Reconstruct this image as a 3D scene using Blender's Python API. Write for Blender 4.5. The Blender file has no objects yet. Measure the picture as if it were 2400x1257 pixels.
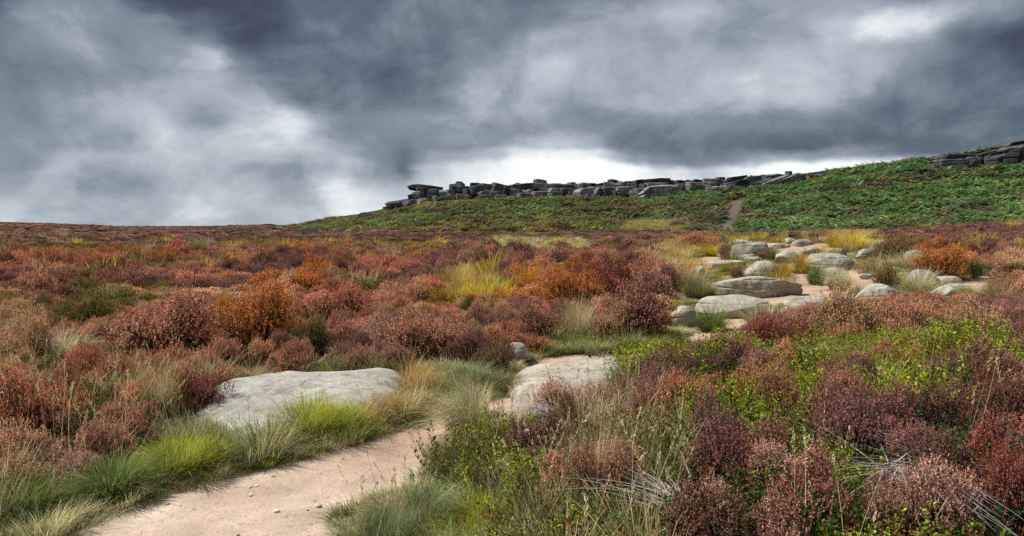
import bpy, math
import numpy as np

# ------------------------------------------------------------------ camera, sky, sun, exposure
SC = bpy.context.scene
COL = SC.collection
EYE, F, CX, CY, HY = 1.6, 1600.0, 1200.0, 628.5, 540.0
PITCH = math.atan((CY - HY) / F)
cam = bpy.data.cameras.new('camera'); cam_ob = bpy.data.objects.new('camera', cam); COL.objects.link(cam_ob)
cam.sensor_width = 36; cam.lens = 36 * F / 2400; cam.clip_start = 0.05; cam.clip_end = 20000
cam_ob.location = (0, 0, EYE); cam_ob.rotation_euler = (math.pi / 2 - PITCH, 0, 0)
SC.camera = cam_ob
SC.view_settings.view_transform = 'Standard'; SC.view_settings.look = 'None'
SC.view_settings.exposure = 0.62; SC.view_settings.gamma = 1.0; SC.view_settings.use_curve_mapping = False
SC.cycles.max_bounces = 5; SC.cycles.diffuse_bounces = 3; SC.cycles.transmission_bounces = 3
SC.cycles.use_denoising = False

SUN_DIR = np.array([-0.60, 0.08, 0.76]); SUN_DIR /= np.linalg.norm(SUN_DIR)
sun = bpy.data.lights.new('sun', 'SUN'); sun.energy = 4.2; sun.angle = math.radians(4); sun.color = (1, .955, .88)
sun_ob = bpy.data.objects.new('sun', sun); COL.objects.link(sun_ob); sun_ob.location = (0, 0, 50)
from mathutils import Vector, Matrix, Euler
sun_ob.rotation_euler = Vector(-SUN_DIR).to_track_quat('-Z', 'Y').to_euler()

def px2uv(px, py):
    xn = (np.asarray(px, float) - CX) / F; yn = (CY - np.asarray(py, float)) / F
    c, s = math.cos(PITCH), math.sin(PITCH)
    dy = c + yn * s; dz = -s + yn * c
    return xn / dy, dz / dy
def project(X, Y, Z):
    c, s = math.cos(PITCH), math.sin(PITCH)
    Z = np.asarray(Z) - EYE
    d = Y * c - Z * s; up = Y * s + Z * c
    d = np.maximum(d, 1e-3)
    return CX + F * X / d, CY - F * up / d

def build_world():
    w = bpy.data.worlds.new('World'); SC.world = w; w.use_nodes = True
    nt = w.node_tree; N = nt.nodes; L = nt.links
    bg = N['Background']; bg.inputs['Strength'].default_value = 0.1
    sky = N.new('ShaderNodeTexSky'); sky.sky_type = 'NISHITA'; sky.sun_disc = False
    sky.sun_elevation = math.asin(SUN_DIR[2]); sky.sun_rotation = math.atan2(SUN_DIR[0], SUN_DIR[1])
    tc = N.new('ShaderNodeTexCoord')
    def M(op, a, b=None, c=None, clamp=False):
        n = N.new('ShaderNodeMath'); n.operation = op; n.use_clamp = clamp
        for i, v in enumerate((a, b, c)):
            if v is None: continue
            if isinstance(v, (int, float)): n.inputs[i].default_value = v
            else: L.new(v, n.inputs[i])
        return n.outputs[0]
    def noise(vec, scale, det, rough, dist=0.0, lac=2.0):
        n = N.new('ShaderNodeTexNoise'); L.new(vec, n.inputs['Vector'])
        n.inputs['Scale'].default_value = scale; n.inputs['Detail'].default_value = det
        n.inputs['Roughness'].default_value = rough; n.inputs['Distortion'].default_value = dist
        return n
    sep = N.new('ShaderNodeSeparateXYZ'); L.new(tc.outputs['Generated'], sep.inputs[0])
    x, y, z = sep.outputs
    # streaks run across the sky, slanting down to the right
    mp = N.new('ShaderNodeMapping'); L.new(tc.outputs['Generated'], mp.inputs[0])
    mp.inputs['Rotation'].default_value = (0, math.radians(-24), 0); mp.inputs['Scale'].default_value = (1.0, 1.0, 1.55)
    wn = noise(mp.outputs[0], 4.5, 8, 0.58)
    ws = N.new('ShaderNodeSeparateColor'); L.new(wn.outputs['Color'], ws.inputs[0])
    wn2 = noise(mp.outputs[0], 4.6, 10, 0.58, 0.4)
    edge_ = N.new('ShaderNodeMapRange'); edge_.interpolation_type = 'SMOOTHSTEP'; L.new(wn2.outputs['Fac'], edge_.inputs[0])
    edge_.inputs[1].default_value = .40; edge_.inputs[2].default_value = .60
    fine = M('ADD', M('MULTIPLY', M('SUBTRACT', edge_.outputs[0], 0.5), 0.30), M('SUBTRACT', wn2.outputs['Fac'], 0.5))
    az = M('ARCTAN2', x, y); el = M('ARCSINE', z)
    az2 = M('ADD', az, M('MULTIPLY', M('SUBTRACT', ws.outputs[0], 0.5), 0.17))
    el2 = M('ADD', el, M('MULTIPLY', M('MULTIPLY', M('SUBTRACT', ws.outputs[1], 0.5), 0.16), M('ADD', M('MULTIPLY', M('MAXIMUM', el, 0.0), 2.2), 0.12, clamp=True)))
    A0, A1 = math.radians(-60), math.radians(60)
    t = M('DIVIDE', M('SUBTRACT', az2, A0), A1 - A0, clamp=True)
    rows = [
     (0,   [(0,95),(100,108),(200,76),(400,84),(600,97),(800,112),(1000,112),(1200,120),(1400,128),(1600,137),(1800,134),(2000,122),(2200,112),(2400,108)]),
     (60,  [(0,100),(120,128),(210,108),(300,78),(400,80),(600,92),(800,120),(1000,122),(1200,140),(1400,152),(1600,156),(1800,146),(2000,148),(2200,148),(2400,138)]),
     (120, [(0,100),(100,140),(200,152),(350,148),(450,118),(600,92),(800,102),(950,112),(1100,145),(1200,172),(1400,155),(1600,138),(1750,128),(1900,145),(1990,175),(2060,215),(2150,195),(2250,172),(2400,112)]),
     (180, [(0,92),(120,120),(250,148),(400,162),(520,190),(600,120),(700,92),(850,92),(1000,128),(1150,172),(1250,190),(1400,160),(1600,150),(1700,150),(1850,172),(2000,165),(2150,135),(2400,84)]),
     (240, [(0,138),(130,118),(220,112),(350,140),(500,158),(620,158),(720,104),(850,122),(1000,124),(1130,160),(1250,158),(1400,165),(1600,158),(1750,185),(1900,182),(2000,160),(2200,122),(2400,86)]),
     (300, [(0,142),(150,150),(300,178),(400,178),(500,150),(600,185),(680,206),(780,150),(900,150),(1000,158),(1100,160),(1200,144),(1400,140),(1550,118),(1700,122),(1850,128),(2000,118),(2200,108),(2400,98)]),
     (350, [(0,152),(150,160),(300,160),(420,186),(550,178),(700,198),(780,182),(850,150),(920,130),(1000,150),(1100,158),(1200,150),(1300,188),(1400,160),(1480,118),(1600,100),(1750,98),(1900,104),(2100,112),(2400,108)]),
     (375, [(0,150),(150,162),(300,165),(420,188),(550,170),(700,175),(780,205),(850,155),(920,128),(1000,172),(1100,192),(1200,190),(1300,228),(1400,205),(1500,150),(1600,112),(1700,108),(1800,150),(1900,160),(2000,140),(2100,120),(2400,112)]),
     (400, [(0,152),(130,190),(300,178),(420,185),(600,152),(700,150),(780,190),(850,160),(910,130),(970,205),(1050,235),(1200,240),(1300,252),(1450,250),(1560,215),(1650,190),(1750,215),(1850,245),(2000,252),(2400,235)]),
     (450, [(0,168),(90,195),(160,188),(200,160),(290,160),(400,185),(500,172),(600,178),(700,160),(780,218),(900,205),(1000,232),(1200,250),(2400,252)]),
     (510, [(0,205),(100,175),(200,160),(300,162),(350,180),(450,205),(550,188),(700,190),(850,232),(1000,245),(2400,250)]),
    ]
    outs = []; els = []
    for py, st in rows:
        r = N.new('ShaderNodeValToRGB'); L.new(t, r.inputs[0]); r.color_ramp.interpolation = 'EASE'
        e = r.color_ramp.elements
        mid = py
        el_c = math.atan((HY - mid) / F)
        for i, (px, v) in enumerate(st):
            p = (math.atan((px - CX) / F) - A0) / (A1 - A0)
            if i == 0: s = e[0]; s.position = p
            elif i == 1: s = e[1]; s.position = p
            else: s = e.new(p)
            g = v / 255.0; s.color = (g, g, g, 1)
        outs.append(r.outputs[0]); els.append(el_c)
    cur = outs[-1]
    for i in range(len(outs) - 2, -1, -1):
        mr = N.new('ShaderNodeMapRange'); mr.interpolation_type = 'SMOOTHSTEP'; L.new(el2, mr.inputs[0])
        mr.inputs[1].default_value = els[i + 1]; mr.inputs[2].default_value = els[i]
        mx = N.new('ShaderNodeMix'); mx.data_type = 'FLOAT'; L.new(mr.outputs[0], mx.inputs[0])
        L.new(cur, mx.inputs[2]); L.new(outs[i], mx.inputs[3]); cur = mx.outputs[0]
    # above the photographed part: brighter broken cloud overhead
    mr = N.new('ShaderNodeMapRange'); mr.interpolation_type = 'SMOOTHSTEP'; L.new(el2, mr.inputs[0])
    mr.inputs[1].default_value = els[0] + .06; mr.inputs[2].default_value = els[0] + .5
    mx = N.new('ShaderNodeMix'); mx.data_type = 'FLOAT'; L.new(mr.outputs[0], mx.inputs[0])
    L.new(cur, mx.inputs[2]); mx.inputs[3].default_value = 0.70; cur = mx.outputs[0]
    v = M('ADD', M('ADD', cur, 0.02), M('MULTIPLY', fine, 0.25))
    wn3 = noise(mp.outputs[0], 14.0, 8, 0.62, 0.5)
    v = M('ADD', v, M('MULTIPLY', M('SUBTRACT', wn3.outputs['Fac'], 0.5), 0.24), clamp=True)
    cr = N.new('ShaderNodeValToRGB'); L.new(v, cr.inputs[0])
    tones = [(0.0, (40, 46, 58)), (.28, (66, 75, 90)), (.42, (95, 108, 122)), (.6, (138, 150, 162)), (.78, (190, 199, 208)), (.92, (236, 241, 243)), (1, (253, 254, 254))]
    lin = lambda c: (c / 255 / 12.92) if c / 255 < .04045 else ((c / 255 + .055) / 1.055) ** 2.4
    for i, (p, c) in enumerate(tones):
        s = cr.color_ramp.elements[i] if i < 2 else cr.color_ramp.elements.new(p)
        s.position = p; s.color = (*[lin(k) for k in c], 1)
    # the cloud deck at scene brightness, a little clear sky left behind it
    vm = N.new('ShaderNodeVectorMath'); vm.operation = 'SCALE'; L.new(cr.outputs[0], vm.inputs[0]); vm.inputs['Scale'].default_value = 10.0 / 2 ** .60
    mc = N.new('ShaderNodeMix'); mc.data_type = 'RGBA'; mc.inputs[0].default_value = 0.985
    L.new(sky.outputs[0], mc.inputs[6]); L.new(vm.outputs[0], mc.inputs[7])
    L.new(mc.outputs[2], bg.inputs['Color'])
    w.cycles.sampling_method = 'MANUAL'; w.cycles.sample_map_resolution = 512
build_world()

# ------------------------------------------------------------------ noise and geometry helpers
def _hash(ix, iy, iz, seed):
    n = (ix.astype(np.int64) * 374761393 + iy.astype(np.int64) * 668265263 + iz.astype(np.int64) * 1274126177 + seed * 974634777) & 0xffffffff
    n = ((n ^ (n >> 13)) * 1274126177) & 0xffffffff
    n = n ^ (n >> 16)
    return (n & 0xffffff) / float(0xffffff) * 2 - 1
def vnoise(x, y, z=None, seed=0):
    x = np.asarray(x, float); y = np.asarray(y, float)
    z = np.zeros_like(x) if z is None else np.asarray(z, float)
    ix, iy, iz = np.floor(x), np.floor(y), np.floor(z)
    fx, fy, fz = x - ix, y - iy, z - iz
    fx = fx * fx * (3 - 2 * fx); fy = fy * fy * (3 - 2 * fy); fz = fz * fz * (3 - 2 * fz)
    r = 0
    for dx in (0, 1):
        for dy in (0, 1):
            for dz in (0, 1):
                wgt = (fx if dx else 1 - fx) * (fy if dy else 1 - fy) * (fz if dz else 1 - fz)
                r = r + wgt * _hash(ix + dx, iy + dy, iz + dz, seed)
    return r
def fbm(x, y, z=None, seed=0, oct=4, gain=.5):
    a, s, r, t = 1.0, 1.0, 0, 0
    for o in range(oct):
        r = r + a * vnoise(np.asarray(x) * s + 17.3 * o, np.asarray(y) * s - 9.1 * o, None if z is None else np.asarray(z) * s + 5.7 * o, seed + o)
        t += a; a *= gain; s *= 2.03
    return r / t
sstep = lambda a, b, x: (lambda t: t * t * (3 - 2 * t))(np.clip((np.asarray(x, float) - a) / (b - a), 0, 1))

def poly_sd(X, Y, poly):
    """signed distance, positive inside"""
    X = np.asarray(X, float); Y = np.asarray(Y, float)
    P = np.asarray(poly, float); Q = np.roll(P, -1, axis=0)
    best = np.full(X.shape, 1e18); ins = np.zeros(X.shape, bool)
    for (ax, ay), (bx, by) in zip(P, Q):
        dx, dy = bx - ax, by - ay
        t = np.clip(((X - ax) * dx + (Y - ay) * dy) / (dx * dx + dy * dy + 1e-12), 0, 1)
        best = np.minimum(best, (X - ax - t * dx) ** 2 + (Y - ay - t * dy) ** 2)
        c = ((ay > Y) != (by > Y)) & (X < (bx - ax) * (Y - ay) / (by - ay + 1e-12) + ax)
        ins ^= c
    return np.sqrt(best) * np.where(ins, 1, -1)

def mk_mesh(name, V, Q, C=None, mat=None, smooth=False):
    me = bpy.data.meshes.new(name)
    V = np.ascontiguousarray(V, np.float32); Q = np.ascontiguousarray(Q, np.int32)
    me.vertices.add(len(V)); me.vertices.foreach_set('co', V.ravel())
    k = Q.shape[1]; n = len(Q)
    me.loops.add(n * k); me.loops.foreach_set('vertex_index', Q.ravel())
    me.polygons.add(n); me.polygons.foreach_set('loop_start', np.arange(n, dtype=np.int32) * k)
    if smooth: me.polygons.foreach_set('use_smooth', np.ones(n, bool))
    if C is not None:
        C = np.asarray(C, np.float32)
        if C.shape[1] == 3: C = np.c_[C, np.ones(len(C), np.float32)]
        a = me.attributes.new('vc', 'FLOAT_COLOR', 'POINT'); a.data.foreach_set('color', np.ascontiguousarray(C).ravel())
    me.update(calc_edges=True)
    if mat: me.materials.append(mat)
    return me
def add_ob(name, me, parent=None):
    o = bpy.data.objects.new(name, me); COL.objects.link(o)
    if parent: o.parent = parent
    return o
def tag(o, label=None, cat=None, group=None, kind='thing', tint=None, tint2=None):
    if label: o['label'] = label
    if cat: o['category'] = cat
    if group: o['group'] = group
    if kind: o['kind'] = kind
    if tint is not None: o['tint'] = [float(v) for v in tint]
    if tint2 is not None: o['tint2'] = [float(v) for v in tint2]
    return o
def merge(parts):
    V, Q, C, n = [], [], [], 0
    for v, q, c in parts:
        V.append(v); Q.append(q + n); C.append(c); n += len(v)
    return np.concatenate(V), np.concatenate(Q), np.concatenate(C)
def unit(v): return v / np.maximum(np.linalg.norm(v, axis=-1, keepdims=True), 1e-9)
def cards(P, A, B, la, lb, C, diamond=False):
    """flat quads centred at P, long axis A, cross axis B"""
    n = len(P); la = np.broadcast_to(la, n)[:, None]; lb = np.broadcast_to(lb, n)[:, None]
    if diamond: V = np.stack([P - A * la, P + B * lb, P + A * la, P - B * lb], 1)
    else: V = np.stack([P - A * la - B * lb * .8, P - A * la * .6 + B * lb, P + A * la, P + A * la * .5 - B * lb], 1)
    return V.reshape(-1, 3), np.arange(4 * n).reshape(n, 4), np.repeat(C, 4, 0)
def rnd_unit(r, n):
    return unit(r.normal(size=(n, 3)))
def ribbons(P0, D, L, W, droop, seg, C, sag=None, r=None):
    """N curved tapering blades. P0 base, D start direction (unit), droop = horizontal bend vector scale"""
    n = len(P0); t = np.linspace(0, 1, seg + 1)
    H = D.copy(); H[:, 2] = 0; H = unit(H + 1e-6)
    side = np.stack([-H[:, 1], H[:, 0], np.zeros(n)], 1)
    L = np.broadcast_to(L, n); W = np.broadcast_to(W, n); droop = np.broadcast_to(droop, n)
    c = P0[:, None] + D[:, None] * (L[:, None] * t)[:, :, None]
    b = (L * droop)[:, None] * t ** 2.2
    c = c + H[:, None] * (b * .6)[:, :, None]; c[:, :, 2] -= b * .75
    w = (W[:, None] * (1 - t ** 1.6 * .9))[:, :, None]
    V = np.stack([c - side[:, None] * w, c + side[:, None] * w], 2)  # n, seg+1, 2, 3
    V = V.reshape(-1, 3)
    base = (np.arange(n) * (seg + 1) * 2)[:, None] + (np.arange(seg) * 2)[None]
    Q = np.stack([base, base + 1, base + 3, base + 2], -1).reshape(-1, 4)
    Cc = np.repeat(C[:, None], (seg + 1) * 2, 1).copy()
    Cc[:, :, 0] = np.repeat(t ** .6, 2)[None]
    return V, Q, Cc.reshape(-1, Cc.shape[-1])

# ------------------------------------------------------------------ materials
def new_mat(name):
    m = bpy.data.materials.new(name); m.use_nodes = True
    nt = m.node_tree; nt.nodes.clear()
    out = nt.nodes.new('ShaderNodeOutputMaterial')
    return m, nt, nt.nodes, nt.links, out
def leafy(name, trans=.3, lo=.45, hi=.95, extra=None, gloss=.0):
    """vc.R mixes tint2 (0) to tint (1), vc.G is a per-leaf brightness, vc.B blends to a third tone"""
    m, nt, N, L, out = new_mat(name)
    def at(n, ty='INSTANCER'):
        a = N.new('ShaderNodeAttribute'); a.attribute_type = ty; a.attribute_name = n; return a
    vc = at('vc', 'GEOMETRY'); sp = N.new('ShaderNodeSeparateColor'); L.new(vc.outputs['Color'], sp.inputs[0])
    t1, t2 = at('tint'), at('tint2')
    mx = N.new('ShaderNodeMix'); mx.data_type = 'RGBA'; L.new(sp.outputs[0], mx.inputs[0]); L.new(t2.outputs['Color'], mx.inputs[6]); L.new(t1.outputs['Color'], mx.inputs[7])
    res = mx.outputs[2]
    if extra:
        m2 = N.new('ShaderNodeMix'); m2.data_type = 'RGBA'; L.new(sp.outputs[2], m2.inputs[0]); L.new(res, m2.inputs[6]); m2.inputs[7].default_value = (*extra, 1); res = m2.outputs[2]
    mr = N.new('ShaderNodeMapRange'); L.new(sp.outputs[1], mr.inputs[0]); mr.inputs[3].default_value = lo; mr.inputs[4].default_value = hi + .45
    sc = N.new('ShaderNodeVectorMath'); sc.operation = 'SCALE'; L.new(res, sc.inputs[0]); L.new(mr.outputs[0], sc.inputs['Scale'])
    d = N.new('ShaderNodeBsdfDiffuse'); L.new(sc.outputs[0], d.inputs[0])
    tr = N.new('ShaderNodeBsdfTranslucent'); L.new(sc.outputs[0], tr.inputs[0])
    ms = N.new('ShaderNodeMixShader'); ms.inputs[0].default_value = trans
    L.new(d.outputs[0], ms.inputs[1]); L.new(tr.outputs[0], ms.inputs[2]); sh = ms.outputs[0]
    if gloss:
        g = N.new('ShaderNodeBsdfGlossy'); g.inputs['Roughness'].default_value = .38; g.inputs[0].default_value = (.8, .85, .9, 1)
        m3 = N.new('ShaderNodeMixShader'); m3.inputs[0].default_value = gloss; L.new(sh, m3.inputs[1]); L.new(g.outputs[0], m3.inputs[2]); sh = m3.outputs[0]
    L.new(sh, out.inputs[0]); return m
M_HEA = leafy('heather', .25, .25, .95)
M_GRASS = leafy('grass', .35, .5, .9, extra=(.42, .33, .16))
M_BERRY = leafy('bilberry_leaf', .4, .45, .9, extra=(.28, .07, .03))
M_BRACK = leafy('bracken', .3, .4, .9, extra=(.24, .10, .03))

def rock_mat(name, a, b, dark, scale=1.0, lichen=.25, streak=False):
    m, nt, N, L, out = new_mat(name)
    p = N.new('ShaderNodeBsdfPrincipled'); p.inputs['Roughness'].default_value = .92; p.inputs['Specular IOR Level'].default_value = .25
    L.new(p.outputs[0], out.inputs[0])
    g = N.new('ShaderNodeNewGeometry'); tc = N.new('ShaderNodeTexCoord')
    oi = N.new('ShaderNodeObjectInfo')
    def noise(s, d, r, dist=0, vec=None):
        n = N.new('ShaderNodeTexNoise'); L.new(vec or g.outputs['Position'], n.inputs['Vector'])
        n.inputs['Scale'].default_value = s / scale; n.inputs['Detail'].default_value = d; n.inputs['Roughness'].default_value = r; n.inputs['Distortion'].default_value = dist
        return n.outputs['Fac']
    def ramp(f, st):
        r = N.new('ShaderNodeValToRGB'); L.new(f, r.inputs[0])
        for i, (q, c) in enumerate(st):
            e = r.color_ramp.elements[i] if i < 2 else r.color_ramp.elements.new(q)
            e.position = q; e.color = (*c, 1) if len(c) == 3 else c
        return r.outputs[0]
    def mix(f, x, y, ty='MIX'):
        n = N.new('ShaderNodeMix'); n.data_type = 'RGBA'; n.blend_type = ty
        if isinstance(f, float): n.inputs[0].default_value = f
        else: L.new(f, n.inputs[0])
        for s, v in ((6, x), (7, y)):
            if isinstance(v, tuple): n.inputs[s].default_value = (*v, 1)
            else: L.new(v, n.inputs[s])
        return n.outputs[2]
    big = ramp(noise(1.6, 4, .6, .5), [(.32, a), (.68, b)])
    grit = ramp(noise(60, 4, .75), [(.3, (.6, .6, .6)), (.7, (1.22, 1.22, 1.22))])
    c = mix(1.0, big, grit, 'MULTIPLY')
    st = ramp(noise(5, 6, .7, 1.2), [(.47, (0, 0, 0)), (.64, (1, 1, 1))])
    c = mix(st, c, mix(.7, c, dark))
    if lichen:
        li = ramp(noise(14, 5, .7, .3), [(.56, (0, 0, 0)), (.66, (lichen,) * 3)])
        c = mix(li, c, (.38, .40, .33))
    if streak:
        mp = N.new('ShaderNodeMapping'); L.new(g.outputs['Position'], mp.inputs[0]); mp.inputs['Scale'].default_value = (1.4, 1.4, .12)
        sk = ramp(noise(1.6, 5, .65, 0, mp.outputs[0]), [(.42, (0, 0, 0)), (.62, (.75, .75, .75))])
        c = mix(sk, c, dark)
    t = N.new('ShaderNodeAttribute'); t.attribute_type = 'INSTANCER'; t.attribute_name = 'tint'
    c = mix(1.0, c, t.outputs['Color'], 'MULTIPLY')
    L.new(c, p.inputs['Base Color'])
    bm = N.new('ShaderNodeBump'); bm.inputs['Strength'].default_value = .55; bm.inputs['Distance'].default_value = .05 * scale
    b2 = N.new('ShaderNodeBump'); b2.inputs['Strength'].default_value = .5; b2.inputs['Distance'].default_value = .008 * scale
    L.new(noise(4, 8, .68, .4), bm.inputs['Height']); L.new(noise(80, 3, .7), b2.inputs['Height']); L.new(bm.outputs[0], b2.inputs['Normal'])
    L.new(b2.outputs[0], p.inputs['Normal'])
    return m
M_STONE = rock_mat('pale_gritstone', (.29, .27, .235), (.48, .45, .395), (.11, .10, .08), 1.0, .5)
M_CRAG = rock_mat('dark_gritstone', (.13, .13, .14), (.27, .265, .265), (.025, .025, .032), 4.0, .12, True)

def ground_mat():
    m, nt, N, L, out = new_mat('moor_ground')
    p = N.new('ShaderNodeBsdfPrincipled'); p.inputs['Roughness'].default_value = .97; p.inputs['Specular IOR Level'].default_value = .1
    L.new(p.outputs[0], out.inputs[0])
    vc = N.new('ShaderNodeAttribute'); vc.attribute_name = 'vc'
    g = N.new('ShaderNodeNewGeometry')
    n = N.new('ShaderNodeTexNoise'); L.new(g.outputs['Position'], n.inputs['Vector']); n.inputs['Scale'].default_value = 7; n.inputs['Detail'].default_value = 7; n.inputs['Roughness'].default_value = .75
    r = N.new('ShaderNodeValToRGB'); L.new(n.outputs['Fac'], r.inputs[0]); r.color_ramp.elements[0].position = .3; r.color_ramp.elements[1].position = .7
    r.color_ramp.elements[0].color = (.45, .45, .45, 1); r.color_ramp.elements[1].color = (1.5, 1.45, 1.35, 1)
    mx = N.new('ShaderNodeMix'); mx.data_type = 'RGBA'; mx.blend_type = 'MULTIPLY'; mx.inputs[0].default_value = 1
    L.new(vc.outputs['Color'], mx.inputs[6]); L.new(r.outputs[0], mx.inputs[7]); L.new(mx.outputs[2], p.inputs['Base Color'])
    b = N.new('ShaderNodeBump'); b.inputs['Distance'].default_value = .03; L.new(n.outputs['Fac'], b.inputs['Height']); L.new(b.outputs[0], p.inputs['Normal'])
    return m
def sand_mat():
    m, nt, N, L, out = new_mat('sandy_path')
    p = N.new('ShaderNodeBsdfPrincipled'); p.inputs['Roughness'].default_value = .95; p.inputs['Specular IOR Level'].default_value = .15
    L.new(p.outputs[0], out.inputs[0])
    g = N.new('ShaderNodeNewGeometry'); vc = N.new('ShaderNodeAttribute'); vc.attribute_name = 'vc'
    def noise(s, d, r, dist=0):
        n = N.new('ShaderNodeTexNoise'); L.new(g.outputs['Position'], n.inputs['Vector']); n.inputs['Scale'].default_value = s
        n.inputs['Detail'].default_value = d; n.inputs['Roughness'].default_value = r; n.inputs['Distortion'].default_value = dist; return n.outputs['Fac']
    def ramp(f, st):
        r = N.new('ShaderNodeValToRGB'); L.new(f, r.inputs[0])
        for i, (q, c) in enumerate(st):
            e = r.color_ramp.elements[i] if i < 2 else r.color_ramp.elements.new(q); e.position = q; e.color = (*c, 1)
        return r.outputs[0]
    def mix(f, x, y, ty='MIX'):
        n = N.new('ShaderNodeMix'); n.data_type = 'RGBA'; n.blend_type = ty
        if isinstance(f, float): n.inputs[0].default_value = f
        else: L.new(f, n.inputs[0])
        L.new(x, n.inputs[6])
        if isinstance(y, tuple): n.inputs[7].default_value = (*y, 1)
        else: L.new(y, n.inputs[7])
        return n.outputs[2]
    c = mix(1.0, vc.outputs['Color'], ramp(noise(2.2, 5, .6, .6), [(.3, (.72, .69, .67)), (.7, (1.14, 1.15, 1.14))]), 'MULTIPLY')
    c = mix(1.0, c, ramp(noise(110, 3, .8), [(.3, (.75, .73, .72)), (.7, (1.15, 1.15, 1.15))]), 'MULTIPLY')
    sc = ramp(noise(26, 4, .85, .8), [(.565, (0, 0, 0)), (.66, (.75, .75, .75))])
    c = mix(sc, c, (.17, .11, .085))
    L.new(c, p.inputs['Base Color'])
    b = N.new('ShaderNodeBump'); b.inputs['Distance'].default_value = .02; b.inputs['Strength'].default_value = .7; L.new(noise(22, 7, .75, .5), b.inputs['Height']); L.new(b.outputs[0], p.inputs['Normal'])
    return m
def plain_mat(name, c, rough=.9):
    m, nt, N, L, out = new_mat(name)
    p = N.new('ShaderNodeBsdfPrincipled'); p.inputs['Roughness'].default_value = rough; L.new(p.outputs[0], out.inputs[0])
    n = N.new('ShaderNodeTexNoise'); n.inputs['Scale'].default_value = 40
    r = N.new('ShaderNodeValToRGB'); L.new(n.outputs['Fac'], r.inputs[0])
    r.color_ramp.elements[0].color = (*[k * .6 for k in c], 1); r.color_ramp.elements[1].color = (*[min(1, k * 1.35) for k in c], 1)
    L.new(r.outputs[0], p.inputs['Base Color']); return m
M_GROUND = ground_mat(); M_SAND = sand_mat()
M_WOOD = plain_mat('heather_wood', (.10, .07, .055)); M_DEADWOOD = plain_mat('dead_wood', (.36, .31, .30))

# ------------------------------------------------------------------ terrain height as a function of world x, y
def tab(rows, col):
    a = np.array(rows, float); u, v = px2uv(a[:, 0], a[:, col])
    return u, v
#        px   base of slope, green edge top, plateau/skyline     (pixel heights read off the photograph, turned into real slopes)
TB = [(-400,526,526,526),(0,523,523,523),(150,528,528,528),(300,533,533,533),(500,533,533,532),(600,534,531,530),(650,536,528,527),(700,538,524,523),(800,541,510,509),
      (850,542,502,501),(900,543,493,490),(950,543,486,478),(1000,544,478,460),(1050,544,472,452),(1100,544,470,450),(1150,545,466,446),(1200,545,468,440),(1300,545,466,432),
      (1400,545,466,434),(1450,545,464,431),(1500,546,466,426),(1600,548,452,425),(1650,549,449,425),(1700,549,447,424),(1750,549,442,417),(1800,549,437,412),(1850,548,430,412),
      (1900,546,421,408),(1950,544,410,404),(2000,543,403,400),(2100,539,388,385),(2150,536,384,376),(2200,534,394,369),(2250,532,390,364),(2300,530,387,357),(2350,527,384,349),(2400,524,380,340),(2800,505,345,300)]
UB, VB = tab(TB, 1); _, VG = tab(TB, 2); _, VS = tab(TB, 3)
YB = [( -400,200),(500,200),(650,130),(800,92),(1000,85),(1500,80),(1700,78),(2000,70),(2400,58),(2800,50)]
UY, _ = px2uv([a for a, _ in YB], [540] * len(YB)); YY = np.array([b for _, b in YB], float)
def hill_params(u):
    u = np.clip(u, UB[0], UB[-1])
    Y0 = np.interp(u, UY, YY); vb = np.interp(u, UB, VB); vg = np.interp(u, UB, VG); vs = np.interp(u, UB, VS)
    Y1 = Y0 + 48; return Y0, Y1, EYE + vb * Y0, EYE + vg * Y1, EYE + vs * (Y1 + 5)
def h_uy(u, Y):
    Y0, Y1, H0, H1, H2 = hill_params(u)
    t = np.clip((Y - 7) / (Y0 - 7), 0, 1)
    s = np.clip((Y - Y0) / 48, 0, 1); k = sstep(0, 1, (Y - Y1) / 5)
    h = H0 * t ** 1.06 + (H1 - H0) * (.35 * s + .65 * s * s * (1.6 - .6 * s)) + (H2 - H1) * k
    h = h - np.clip(Y - Y1 - 9, 0, 1500) * .02
    X = u * Y
    r = .10 * sstep(7, 25, Y) * vnoise(X / 2.3, Y / 2.3, seed=3) + .05 * sstep(5, 9, Y) * vnoise(X / .9, Y / .9, seed=4)
    r = r + .3 * sstep(30, 90, Y) * vnoise(X / 9, Y / 9, seed=5) + .02 * vnoise(X / .35, Y / .35, seed=6)
    t0 = .43 * Y - 1.55
    bank = .30 * sstep(t0, t0 + 1.1, X) * sstep(1.8, 3.5, Y) * (1 - sstep(8.3, 10.5, Y))
    return h + r + bank
def h_xy(X, Y):
    Y = np.maximum(Y, .3); return h_uy(np.clip(X / Y, -1.3, 1.3), Y)
_YS = np.geomspace(1.2, 700, 1500)
def ray_ground(px, py, dz=0.0):
    """first hit of the view ray with the ground raised by dz"""
    u, v = px2uv(px, py); u = np.atleast_1d(u); v = np.atleast_1d(v); out = []
    for a, b in zip(u, v):
        d = EYE + b * _YS - (h_uy(np.full_like(_YS, a), _YS) + dz)
        i = np.argmax(d < 0) if (d < 0).any() else len(_YS) - 1
        i = max(i, 1); t = d[i - 1] / (d[i - 1] - d[i] + 1e-9) if d[i] < 0 else 1
        Y = _YS[i - 1] + t * (_YS[i] - _YS[i - 1]); out.append((a * Y, Y))
    return np.array(out)
def densify(poly, step=25):
    P = []
    for (ax, ay), (bx, by) in zip(poly, poly[1:] + poly[:1]):
        n = max(1, int(math.hypot(bx - ax, by - ay) / step))
        for k in range(n): P.append((ax + (bx - ax) * k / n, ay + (by - ay) * k / n))
    return P
def world_poly(poly, dz=0.0):
    P = densify(poly); return ray_ground([p[0] for p in P], [p[1] for p in P], dz)

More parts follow.
